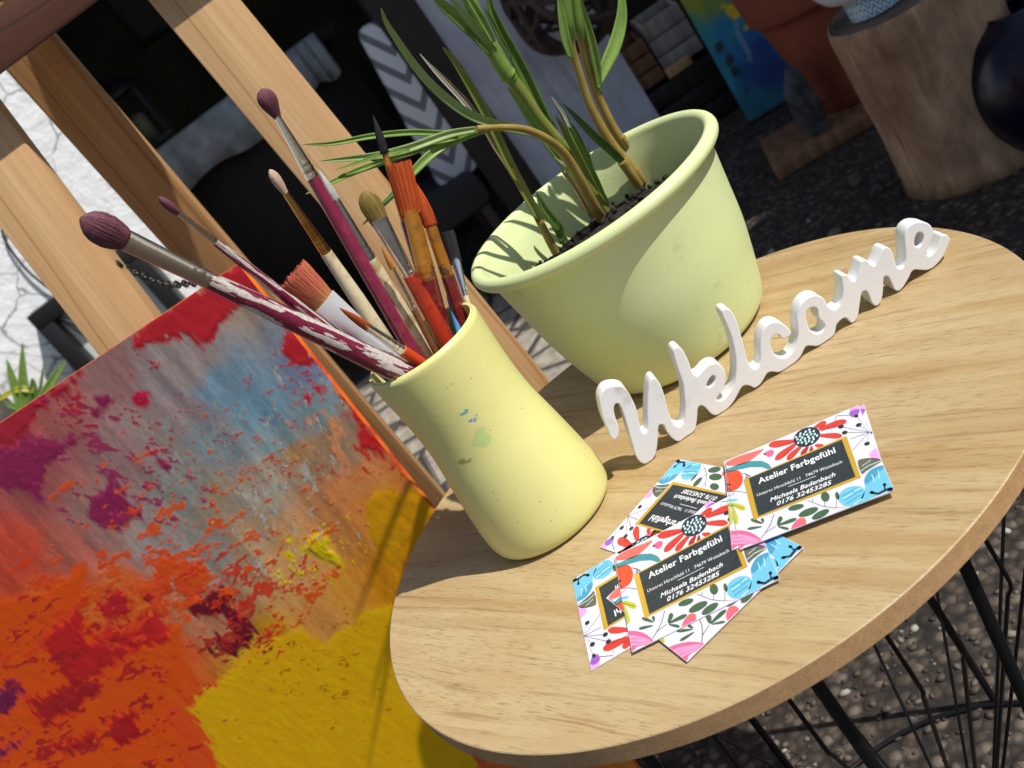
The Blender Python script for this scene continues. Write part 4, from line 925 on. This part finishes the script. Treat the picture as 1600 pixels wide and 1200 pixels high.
# left pair
stem([(868, 394), (858, 375), (838, 335), (822, 304), (800, 262)], [13, 13, 12, 12, 10], cane_m, .815, .80)
leaf([(845, 345), (800, 262), (768, 195), (735, 135), (712, 98), (692, 74)], 15, cane_green, .802, .78, .9, .5)
leaf([(862, 385), (835, 332), (800, 270), (770, 225), (745, 180)], 9, dry_m, .81, .80, .9, .3)
leaf([(810, 290), (770, 215), (735, 165), (700, 128), (672, 100)], 7, dry_m, .80, .79, .9, .3)
leaf([(745, 185), (715, 150), (685, 118), (656, 84)], 6, tip_m, .79, .785, .8, .3)
leaf([(882, 378), (868, 350), (850, 325), (838, 300)], 15, leaf_dark, .825, .82, .9)
# arching cane
stem([(938, 338), (928, 322), (908, 285), (883, 243), (858, 220), (826, 204), (791, 199), (745, 201)], [17, 17, 17, 16, 14, 12, 10, 9], cane_m, .825, .74, nodes=(.97,))
leaf([(742, 202), (700, 210), (640, 231), (590, 243), (545, 248), (500, 252)], 13, leaf_pale, .74, .70, .7, .35)
leaf([(745, 201), (700, 208), (640, 207), (580, 213), (520, 224), (473, 226)], 10, leaf_green, .742, .72, .5, .3)
leaf([(765, 200), (725, 213), (690, 230), (662, 252), (638, 278), (606, 312), (566, 352)], 15, leaf_green, .745, .73, .7, .3)
leaf([(715, 214), (670, 228), (620, 245), (560, 266), (520, 284), (478, 303)], 11, leaf_green, .74, .69, .6, .3)
leaf([(640, 234), (600, 240), (565, 252), (524, 265)], 6, leaf_green, .72, .70, .6)
leaf([(888, 248), (850, 216), (815, 203), (775, 195), (730, 177), (685, 143), (650, 105), (620, 62), (603, 34), (596, 14)], 15, leaf_pale, .80, .72, .45, .35)
# tall central cane
stem([(946, 330), (925, 296), (898, 252), (868, 215), (842, 184), (818, 148), (786, 106)], [16, 16, 17, 18, 18, 19, 22], cane_green, .835, .815)
stem([(800, 124), (786, 106), (760, 60), (741, 20), (726, -20), (712, -60)], [22, 25, 25, 24, 22, 20], leaf_green, .816, .80, nodes=(.1,))
leaf([(925, 312), (900, 278), (868, 238), (835, 195), (812, 160), (792, 135)], 15, leaf_green, .83, .80, .8, .3)
leaf([(905, 280), (870, 222), (840, 160), (812, 102), (786, 55), (768, 14), (762, -20)], 19, leaf_dark, .835, .82, .8, .35)
leaf([(800, 92), (782, 60), (768, 32), (757, 12)], 8, leaf_dark, .82, .815, .7)
leaf([(770, 82), (745, 55), (718, 30), (692, 8), (672, -12)], 20, leaf_green, .806, .79, .8, .35)
leaf([(765, 70), (742, 42), (722, 18), (702, -6)], 12, leaf_pale, .80, .785, .7, .35)
leaf([(772, 66), (756, 36), (738, 6), (722, -20)], 12, leaf_green, .795, .79, .7, .35)
leaf([(760, 60), (742, 30), (728, 0), (718, -24)], 12, leaf_green, .82, .82, .7, .35)
# right pair of canes
stem([(1006, 288), (998, 276), (976, 250), (951, 218), (922, 165), (907, 120), (894, 79), (888, 46)], [16, 16, 16, 15, 14, 13, 13, 14], cane_m, .835, .81, nodes=(.28, .98))
stem([(890, 56), (888, 40), (885, 8), (881, -40)], [15, 17, 17, 16], leaf_green, .81, .80)
stem([(1014, 274), (1005, 262), (967, 214), (945, 174), (926, 127), (913, 79), (906, 48)], [17, 16, 15, 14, 13, 13, 14], cane_m, .845, .82)
stem([(908, 58), (904, 40), (899, 6), (893, -40)], [14, 16, 16, 15], leaf_green, .82, .81)
leaf([(937, 140), (933, 105), (925, 66), (914, 26), (906, -6)], 13, leaf_green, .825, .81, .5, .3)
leaf([(934, 136), (946, 104), (960, 72), (969, 40), (972, 10), (968, -30)], 20, leaf_green, .825, .83, .3, .3)
leaf([(893, 90), (884, 60), (878, 26), (872, -10)], 14, leaf_green, .805, .80, .7, .3)
stem([(998, 290), (988, 275), (972, 252)], [15, 15, 15], cane_m, .828, .82, nodes=(.9,))
leaf([(978, 258), (955, 236), (930, 214), (905, 188), (880, 162)], 12, leaf_dark, .822, .79, .9, .35)
stem([(1016, 276), (1005, 258), (985, 232), (972, 214)], [15, 14, 13, 11], cane_m, .84, .835, name='stub')
# small central shoots
leaf([(948, 322), (932, 285), (912, 244), (893, 205), (876, 172), (862, 151)], 12, leaf_green, .84, .82, .8, .35)
leaf([(890, 200), (880, 178), (870, 163), (862, 151)], 5, tip_m, .822, .818, .8)
leaf([(940, 318), (920, 280), (900, 240), (882, 205), (868, 180)], 11, cane_green, .832, .81, .8, .35)
leaf([(950, 318), (938, 300), (925, 270), (908, 225), (895, 195)], 11, leaf_dark, .85, .835, .8, .35)
leaf([(948, 312), (932, 280), (922, 250), (918, 225)], 5, leaf_dark, .845, .84, .8)
leaf([(927, 342), (912, 318), (892, 284), (876, 265)], 9, dry_m, .82, .81, .6, .3)
leaf([(925, 330), (905, 290), (888, 262), (866, 246)], 5, tip_m, .82, .815, .5)

# ------------------------------------------------------------------ welcome sign
Z1 = lambda l: [(930+x/7.5, 570+y/7.5) for x, y in l]
Z2 = lambda l: [(1040+x/6, 470+y/6) for x, y in l]
Z3 = lambda l: [(1170+x/6.667, 440+y/6.667) for x, y in l]
Z4 = lambda l: [(1300+x/6.667, 345+y/6.667) for x, y in l]
outl = Z1([(232,877),(165,770),(110,640),(78,500),(70,430),(82,375),(115,318),(165,285),(230,272),(300,275),(350,295),(390,340),(440,430),(480,520),(505,620),(525,710),(540,785),(560,815),(590,828),(620,810),(635,770),(636,680),(636,560),(640,430),(650,310),(665,230),(690,192),(715,187),(750,225),(790,300),(820,390),(845,490),(870,590),(905,680),(950,740),(1000,755),(1045,735),(1070,680),(1080,600),(1080,480),(1074,380)])
outl += Z2([(190,815),(170,745),(145,680),(120,600),(100,525),(97,495),(128,466),(160,480),(200,540),(235,620),(255,680),(275,715),(305,735),(335,725),(370,690),(410,650),(460,625),(510,625),(550,660),(575,710),(580,760),(565,820),(540,870),(505,920),(490,945),(502,965),(540,970),(580,945),(620,900),(655,850),(680,780),(690,700),(692,620),(685,540),(670,460),(650,380),(620,300),(585,220),(560,160),(560,137),(580,121),(610,121),(650,160),(685,230),(710,310),(735,400),(755,480),(775,560),(800,630),(830,670),(860,685)])
outl += Z3([(95,960),(125,945),(150,900),(160,830),(155,760),(160,680),(175,600),(205,530),(250,490),(310,475),(370,490),(420,525),(455,565),(468,590),(455,610),(420,630),(395,640),(375,630),(355,605),(330,592),(295,595),(265,625),(250,680),(255,740),(280,790),(320,830),(370,848),(430,840),(480,800),(515,745),(540,680),(553,600),(550,520),(545,440),(555,370),(580,310),(620,260),(670,225),(720,210),(775,220),(815,250),(840,290),(860,325),(890,350),(935,358)])
outl += Z4([(90,980),(125,950),(150,890),(160,820),(158,740),(150,670),(152,645),(175,635),(200,645),(225,680),(255,705),(285,695),(305,660),(325,600),(345,530),(355,502),(380,490),(410,497),(435,530),(465,550),(500,545),(520,510),(545,450),(570,395),(590,370),(625,365),(655,390),(680,440),(695,500),(715,560),(745,585),(785,575),(810,530),(822,460),(818,380),(812,300),(815,230),(835,175),(875,135),(930,112),(990,112),(1045,125),(1085,165),(1102,210),(1095,260),(1070,320),(1040,375),(1028,420),(1035,450),(1065,460),(1100,440),(1135,400),(1165,340),(1190,275),(1205,247),(1230,245),(1255,260),(1275,290),(1255,340),(1225,410),(1185,480),(1130,540),(1075,580),(1020,592),(960,588),(905,585),(870,610),(845,660),(810,720),(775,770),(735,800),(705,790),(680,745),(655,690),(635,655),(605,645),(580,660),(572,710),(568,790),(555,880),(535,925),(500,950),(470,930),(445,880),(425,825),(400,795),(370,795),(345,820),(330,890),(315,980),(300,1060),(275,1105),(245,1120),(220,1100),(190,1070),(160,1070),(120,1095),(80,1140)])
outl += Z3([(925,595),(895,640),(850,685),(800,715),(740,720),(680,715),(630,720),(605,750),(570,820),(520,895),(460,945),(400,975),(340,982),(270,975),(225,985),(195,1020),(160,1080),(115,1125),(80,1138),(45,1120)])
outl += Z2([(762,820),(730,840),(700,890),(660,960),(610,1030),(550,1080),(490,1093),(450,1080),(415,1045),(380,1010),(345,1000),(318,1020),(308,1080)])
outl += Z1([(1195,725),(1170,800),(1120,865),(1060,905),(1000,912),(940,890),(880,830),(845,770),(825,725),(795,712),(765,715),(748,745),(742,820),(735,920),(720,1020),(690,1100),(640,1150),(585,1165),(535,1140),(490,1070),(455,950),(420,830),(385,700),(345,570),(315,500),(285,462),(250,465),(225,500),(222,560),(240,640),(265,710),(278,780),(270,840)])
holes = [Z2([(430,750),(458,724),(485,730),(492,762),(480,800),(450,836),(415,844),(396,826),(406,788)]),
         Z3([(635,360),(665,330),(700,320),(740,325),(760,350),(765,400),(778,440),(812,475),(835,512),(825,555),(790,595),(740,605),(690,585),(655,540),(635,480),(625,420)]),
         Z4([(900,300),(915,240),(945,205),(985,205),(1005,235),(1005,290),(985,340),(945,370),(910,355)])]
sd = np.array([math.cos(R(-5.5)), math.sin(R(-5.5)), 0]); sd /= np.linalg.norm(sd); sO = np.array([.130, .6262, TZ]); sN = np.array([sd[1], -sd[0], 0])   # sN faces the camera
def to2r(p):
    q = onpl(*p, sO, sN)-sO; return float(q @ sd), float(q[2])
ft = np.array([to2r(p) for p in ((1008, 724), (1064, 691), (1183, 611), (1337, 512), (1375, 487), (1410, 464))]); FK = np.polyfit(ft[:, 0], ft[:, 1], 1)
def to2(p):
    x, y = to2r(p); return x, y-(FK[0]*x+FK[1])
cu = bpy.data.curves.new('sign_curve', 'CURVE'); cu.dimensions = '2D'; cu.fill_mode = 'BOTH'; TH = .0135
allz = [to2(p)[1] for p in outl]; zmin = min(allz)
for k, pl in enumerate([outl]+holes):
    s = cu.splines.new('BEZIER'); s.use_cyclic_u = True; s.bezier_points.add(len(pl)-1); s.resolution_u = 3
    for bp, p in zip(s.bezier_points, pl):
        x, y = to2(p); 
        if k == 0: y = max(y, -.0008)
        bp.co = (x, y, 0); bp.handle_left_type = bp.handle_right_type = 'AUTO'
cu.extrude = TH/2-.0007; cu.bevel_depth = .0007; cu.bevel_resolution = 2; cu.offset = -.0002
tmp = bpy.data.objects.new('tmp', cu); col.objects.link(tmp)
bpy.context.view_layer.update()
sme = bpy.data.meshes.new_from_object(tmp.evaluated_get(bpy.context.evaluated_depsgraph_get()))
bpy.data.objects.remove(tmp); sme.materials.clear(); sme.materials.append(white_m)
sc_ = sO-sN*TH/2
mws = Matrix([[sd[i], (0, 0, 1)[i], sN[i], sc_[i]] for i in range(3)]+[[0, 0, 0, 1]])
sme.name = 'welcome_sign'
lowest = min(v.co.y for v in sme.vertices)
mws = Matrix.Translation((0, 0, -lowest+.0002)) @ mws
sg = link('welcome_sign', sme, None, mws); sharp(sg, 40); tag(sg, 'white wooden script lettering reading Welcome standing on the table', 'sign')

# ------------------------------------------------------------------ printed cards
def homog(src, dst):
    A = []
    for (x, y), (u, v) in zip(src, dst): A += [[x, y, 1, 0, 0, 0, -u*x, -u*y], [0, 0, 0, x, y, 1, -v*x, -v*y]]
    h = np.linalg.solve(np.array(A, float), np.array(dst, float).ravel()); return np.append(h, 1).reshape(3, 3)
HZ = homog([(190, 490), (1135, 98), (1425, 695), (285, 1140)], [(0, 1), (1, 1), (1, 0), (0, 0)])
def uv(x, y):
    q = HZ @ np.array([x, y, 1.]); return q[0]/q[2], q[1]/q[2]
PAL = {'white': rgb(220, 217, 229), 'red': rgb(206, 54, 42), 'dkred': rgb(168, 34, 36), 'salmon': rgb(226, 104, 98), 'black': rgb(26, 32, 44), 'teal': rgb(58, 142, 150), 'sky': rgb(108, 188, 214), 'blue': rgb(66, 150, 184), 'navy': rgb(22, 32, 56),
       'green': rgb(62, 92, 62), 'olive': rgb(98, 96, 76), 'lime': rgb(190, 188, 40), 'pink': rgb(234, 96, 140), 'rose': rgb(240, 150, 190), 'lilac': rgb(226, 160, 214), 'violet': rgb(152, 88, 188), 'orange': rgb(222, 74, 40), 'mist': rgb(190, 224, 228), 'gold': rgb(222, 178, 60), 'panel': rgb(34, 44, 52), 'ink': rgb(240, 240, 238)}
def printb(c):
    def b(N):
        n = N.noise(N.coord(), 900, 2, .5); N.color(N.mix(N.ramp(n, [(.4, 0.), (.7, .05)]), c, (.5, .5, .5, 1)))
    return b
PM = {k: (mat('print_'+k, v, .38, .35) if k == 'gold' else mat('print_'+k, v, .5, build=printb(v))) for k, v in PAL.items()}
PK = list(PAL)
SH = []                                             # (colour, layer, polygon in card uv)
def P_(c, pts, lay=0, smooth=True):
    p = [uv(*q) for q in pts]
    if smooth and len(p) > 3:
        q = p+[p[0], p[1], p[2]]; q = [p[-1]]+q; out = []
        for i in range(1, len(p)+1):
            a, b, c_, d = map(np.array, q[i-1:i+3])
            for t in (0, .25, .5, .75): out.append(.5*((2*b)+(c_-a)*t+(2*a-5*b+4*c_-d)*t*t+(-a+3*b-3*c_+d)*t**3))
        p = out
    SH.append((c, lay, [(min(.998, max(.002, float(x))), min(.998, max(.002, float(y)))) for x, y in p]))
def El(c, x, y, rx, ry, ang=0, lay=0, n=18):
    ca, sa = math.cos(R(ang)), math.sin(R(ang))
    P_(c, [(x+rx*math.cos(t)*ca-ry*math.sin(t)*sa, y+rx*math.cos(t)*sa+ry*math.sin(t)*ca) for t in np.linspace(0, 2*math.pi, n, endpoint=False)], lay, False)
def Ln(c, pts, wd=3., lay=0):
    pts = [np.array(p, float) for p in pts]; L, Rr = [], []
    for i, p in enumerate(pts):
        t = pts[min(i+1, len(pts)-1)]-pts[max(i-1, 0)]; t /= np.linalg.norm(t); n = np.array([-t[1], t[0]])*wd/2; L.append(p+n); Rr.append(p-n)
    P_(c, L+Rr[::-1], lay, False)
def petal(c, a, b, wd, lay=0, base=.35):
    a, b = np.array(a, float), np.array(b, float); t = b-a; n = np.array([-t[1], t[0]])/np.linalg.norm(t)*wd/2
    P_(c, [a+n*base, a+t*.35+n*.8, a+t*.75+n, a+t*.95+n*.55, b, a+t*.95-n*.55, a+t*.75-n, a+t*.35-n*.8, a-n*base], lay)
for a, b, wd, c in (((868, 262), (1058, 205), 46, 'red'), ((862, 305), (1030, 308), 40, 'red'), ((828, 255), (915, 212), 36, 'red'), ((700, 342), (512, 374), 48, 'red'), ((705, 362), (556, 474), 46, 'red'), ((742, 378), (640, 474), 40, 'red'), ((790, 382), (742, 446), 36, 'dkred'), ((840, 372), (905, 384), 34, 'red'), ((815, 380), (812, 430), 30, 'dkred')): petal(c, a, b, wd, 0)
for a, b in (((880, 275), (990, 235)), ((690, 352), (580, 372)), ((700, 380), (610, 448)), ((745, 388), (690, 450))): Ln('dkred', [a, b], 4, 1)
El('black', 781, 316, 98, 64, -21, 2)
for k in range(26):
    r_ = math.sqrt((k+.5)/26); a = k*2.4; x, y = 781+80*r_*math.cos(a), 316+50*r_*math.sin(a)-18*r_*math.cos(a); El('mist', x, y, 10, 7, -50, 3, 8)
P_('salmon', [(205, 492), (300, 448), (400, 418), (476, 398), (420, 450), (360, 490), (290, 512), (215, 515)], 0)
for k in range(5): Ln('teal', [(205, 545+4*k), (290, 512+7*k), (380, 486+9*k), (460, 486+9*k), (505, 505+8*k), (528, 535+4*k)], 9, k % 2)
P_('orange', [(172, 575), (225, 556), (290, 548), (322, 592), (312, 650), (270, 690), (215, 702), (182, 690)], 0); El('black', 222, 652, 14, 9, -20, 1); P_('dkred', [(180, 650), (240, 690), (210, 702), (182, 690)], 1)
for k in range(6): Ln('black', [(318+10*k, 570+3*k), (352+6*k, 575+4*k), (330+8*k, 640-6*k)], 4, 1)
Ln('black', [(200, 712), (290, 700), (350, 712)], 4); Ln('black', [(205, 715), (232, 735), (258, 712)], 4); El('sky', 250, 765, 34, 10, -8)
for k in range(6): Ln('black', [(180+4*k, 515+6*k), (212, 520+9*k)], 3, 1)
petal('lime', (235, 790), (335, 832), 42); petal('lime', (232, 800), (262, 948), 56)
Ln('green', [(240, 800), (325, 828)], 4, 1); Ln('green', [(238, 815), (258, 935)], 4, 1)
P_('pink', [(205, 1002), (290, 992), (370, 1008), (428, 1045), (448, 1072), (400, 1095), (330, 1105), (290, 1135), (232, 1140), (212, 1080)], 0)
for k in range(3): P_('rose', [(225, 1035+28*k), (300, 1022+28*k), (385, 1045+18*k), (435, 1068+6*k), (380, 1062+16*k), (300, 1044+26*k), (228, 1055+26*k)], 1)
Ln('black', [(545, 868), (520, 945), (480, 1010), (445, 1055)], 5); Ln('black', [(478, 1012), (520, 985), (560, 960)], 4)
for a, b, wd in (((465, 935), (455, 900), 24), ((455, 940), (372, 908), 26), ((450, 965), (345, 982), 22), ((570, 950), (600, 888), 34), ((575, 955), (712, 905), 30), ((575, 965), (655, 985), 22)): petal('green', a, b, wd)
for x, y, rx, ry, an in ((920, 742, 32, 38, -20), (706, 820, 60, 22, -14), (798, 856, 78, 27, -22), (888, 874, 72, 26, -28), (1008, 735, 15, 30, -12)): El('green', x, y, rx, ry, an)
Ln('black', [(790, 768), (850, 792), (900, 812), (980, 824), (1090, 828)], 4, 1); Ln('black', [(918, 770), (916, 815)], 4, 1); Ln('black', [(1004, 765), (1002, 822)], 4, 1); Ln('black', [(828, 755), (830, 782)], 4, 1)
P_('salmon', [(670, 985), (690, 940), (735, 900), (775, 905), (780, 945), (740, 985), (700, 990)], 0); P_('pink', [(690, 950), (720, 930), (760, 960), (720, 985)], 1); El('black', 768, 955, 12, 9, 0, 1)
P_('pink', [(480, 430), (520, 405), (548, 412), (540, 440), (510, 455)], 0); El('black', 482, 434, 9, 7, 0, 1)
P_('sky', [(1015, 745), (1040, 700), (1100, 668), (1165, 665), (1205, 690), (1200, 745), (1160, 790), (1110, 815), (1060, 810), (1025, 780)], 0)
P_('sky', [(1200, 615), (1240, 550), (1300, 520), (1352, 515), (1385, 560), (1425, 650), (1420, 690), (1340, 720), (1250, 760), (1180, 800), (1150, 815), (1190, 740), (1210, 680)], 0)
P_('blue', [(1205, 610), (1240, 552), (1300, 522), (1345, 520), (1300, 575), (1260, 620), (1215, 650)], 1)
for a, b in (((1060, 770), (1190, 690)), ((1075, 795), (1180, 730)), ((1040, 740), (1150, 680))): Ln('blue', [a, b], 8, 1)
for a, b in (((1050, 755), (1120, 720)), ((1130, 700), (1180, 680)), ((1255, 580), (1275, 630)), ((1300, 550), (1310, 610)), ((1130, 800), (1190, 760))): Ln('mist', [a, b], 7, 2)
Ln('navy', [(1255, 712), (1310, 722), (1365, 692), (1415, 680)], 18, 2); Ln('navy', [(1350, 650), (1358, 690)], 12, 2); El('navy', 1262, 712, 18, 12, 0, 2); El('navy', 1352, 654, 14, 12, 0, 2); El('navy', 1400, 690, 26, 14, -20, 2)
P_('olive', [(1148, 490), (1180, 468), (1260, 462), (1325, 480), (1270, 520), (1215, 555), (1180, 575)], 0); Ln('mist', [(1165, 560), (1230, 515), (1320, 482)], 5, 1); Ln('mist', [(1180, 520), (1240, 478)], 4, 1)
P_('lilac', [(1228, 440), (1262, 402), (1290, 388), (1322, 455), (1270, 470)], 0)
P_('lilac', [(1075, 125), (1128, 100), (1150, 130), (1105, 160)], 0); P_('violet', [(1075, 150), (1110, 128), (1148, 130), (1135, 165), (1095, 180)], 1); El('black', 1125, 172, 16, 11, -10, 2)
for x, y in ((1020, 245), (1048, 285), (1145, 233), (1210, 362), (1125, 172), (1088, 330), (1108, 410)):
    Ln('black', [(x, y), (1238, 275)], 3, 1)
for x, y in ((1020, 245), (1048, 285), (1145, 233), (1210, 362)): El('black', x, y, 21, 13, -15, 2)
Ln('black', [(980, 205), (982, 172), (1080, 166)], 3.5, 1)
FRAME = [(326, 618), (1062, 308), (1178, 603), (394, 914)]; PANEL = [(366, 607), (1030, 334), (1138, 597), (430, 886)]
TEXTS = [('Atelier Farbgefühl', (437, 650), (990, 424), .066, 0., .014), ('Unteres Hirschfeld 11   74679 Weissbach', (425, 740), (1040, 497), .034, 0., -.004), ('Michaela Badenbach', (520, 782), (994, 590), .044, .3, .012), ('0176 32453285', (570, 808), (972, 648), .044, .3, .012)]
def textmesh(body, shear, offs):
    c = bpy.data.curves.new('t', 'FONT'); c.body = body; c.shear = shear; c.offset = offs; c.resolution_u = 2; c.fill_mode = 'FRONT'
    o = bpy.data.objects.new('t', c); col.objects.link(o); bpy.context.view_layer.update()
    me = bpy.data.meshes.new_from_object(o.evaluated_get(bpy.context.evaluated_depsgraph_get())); bpy.data.objects.remove(o)
    v = np.array([q.co[:2] for q in me.vertices]); f = [tuple(p.vertices) for p in me.polygons]; bpy.data.meshes.remove(me); return v, f
TM = []
for body, a, b, hgt_, shr, off in TEXTS:
    v, f = textmesh(body, shr, off); A = np.array(uv(*a)); B = np.array(uv(*b)); d = B-A
    v = v-np.array([v[:, 0].min(), 0]); cap = .72; w_ = v[:, 0].max()
    U_ = A+np.outer(v[:, 0]/w_, d)+np.outer(v[:, 1]/cap*hgt_, np.array([0, 1.])); TM.append((U_, f))
uA, uB = np.array(uv(650, 668)), np.array(uv(850, 590))
def tri_fan_poly(pts):                               # ear clipping by mathutils
    from mathutils.geometry import tessellate_polygon
    return [tuple(t) for t in tessellate_polygon([[Vector((x, y, 0)) for x, y in pts]])]
TRI = [(c, lay, p, tri_fan_poly(p)) for c, lay, p in SH]
FQ = [uv(*p) for p in FRAME]; PQ = [uv(*p) for p in PANEL]
CT = .0005
def card(label, BL, ux_, uy_, z0, nrm_tilt=None):
    """BL corner and edge vectors on the table"""
    BL = np.array([BL[0], BL[1], z0]); ux_ = np.array([*ux_[:2], 0.]) if nrm_tilt is None else np.array(ux_); uy_ = np.array([*uy_[:2], 0.])
    c0 = BL+(ux_+uy_)/2
    t = thing('printed_card', label, 'card', c0, 'floral business cards fanned on the table')
    W = lambda u, v, h: BL+ux_*u+uy_*v+np.array([0, 0, CT+h])
    g = Geo(); q = [(0, 0), (1, 0), (1, 1), (0, 1)]
    vs_ = [BL+ux_*u+uy_*v for u, v in q]+[W(u, v, 0) for u, v in q]
    fl = [(0, 3, 2, 1), (4, 5, 6, 7), (0, 1, 5, 4), (1, 2, 6, 5), (2, 3, 7, 6), (3, 0, 4, 7)]
    if np.cross(ux_, uy_)[2] < 0: fl = [f[::-1] for f in fl]
    g.add(vs_, fl); g.out('card_stock', PM['white'], t)
    g = Geo(); 
    for c, lay, p, tr in TRI: g.add([W(u, v, .00004+.00002*lay) for u, v in p], tr, PK.index(c))
    g.out('flower_print', [PM[k] for k in PK], t)
    fr_ = mesh('label_frame', [W(u, v, .00012) for u, v in FQ], [(0, 1, 2, 3)], PM['gold'], t, False)
    mesh('label_panel', [W(u, v, .00016) for u, v in PQ], [(0, 1, 2, 3)], PM['panel'], t, False)
    g = Geo()
    for U_, f in TM: g.add([W(u, v, .0002) for u, v in U_], f)
    g.add([W(*(uA+np.array([0, -.004])), .0002), W(*(uB+np.array([0, -.004])), .0002), W(*uB, .0002), W(*uA, .0002)], [(0, 1, 2, 3)])
    g.out('lettering', PM['ink'], t); return t
S0 = TZ+.0003
def edges(TL=None, TR=None, BR=None, BL=None):
    q = {k: (onz(*v, S0) if v is not None else None) for k, v in dict(TL=TL, TR=TR, BR=BR, BL=BL).items()}; return q
CWD, CHT = .0865, .0868
def perp(a, ln, sign=1): n = np.array([-a[1], a[0], 0])/np.linalg.norm(a[:2]); return n*ln*sign
# lower left, upside down
q = edges(BR=(895, 907), TR=(924.4, 1048.6)); uy = q['TR']-q['BR']; ux = -perp(uy, CWD); card('upside down card at the lower left, mostly hidden under another card', q['BR']-ux, ux, uy, S0)
# upper left, upside down
q = edges(BR=(1060, 718), TR=(938.5, 856)); uy = q['TR']-q['BR']; e1 = onz(1138, 733, S0)-q['BR']; ux = -e1/np.linalg.norm(e1)*CWD; card('upside down card at the upper left, nearest the vase', q['BR']-ux, ux, uy, S0)
# turned card under the middle one
q = edges(TL=(949, 937), BL=(1075, 1036.6), BR=(1257.5, 857.5)); card('card turned steeply under the middle card, pink corner sticking out in front', q['BL'], q['BR']-q['BL'], q['TL']-q['BL'], S0+.0009)
q = edges(TL=(962.5, 874), BL=(991, 1023.4), BR=(1222, 909)); card('middle card lying on top of the turned card in front of the vase', q['BL'], q['BR']-q['BL'], q['TL']-q['BL'], S0+.0018)
q = edges(TL=(1135.5, 727), BL=(1148, 866), BR=(1397, 776)); card('card just under the topmost one, showing only a thin left edge', q['BL'], q['BR']-q['BL'], q['TL']-q['BL'], S0+.0027)
q = edges(TL=(1141, 726), TR=(1345.9, 641.2), BR=(1408.7, 770.6), BL=(1161.7, 867)); card('topmost card at the right, fully visible on the pile', q['BL'], ((q['BR']-q['BL'])+(q['TR']-q['TL']))/2, ((q['TL']-q['BL'])+(q['TR']-q['BR']))/2, S0+.0036)
scn.render.engine = 'CYCLES'
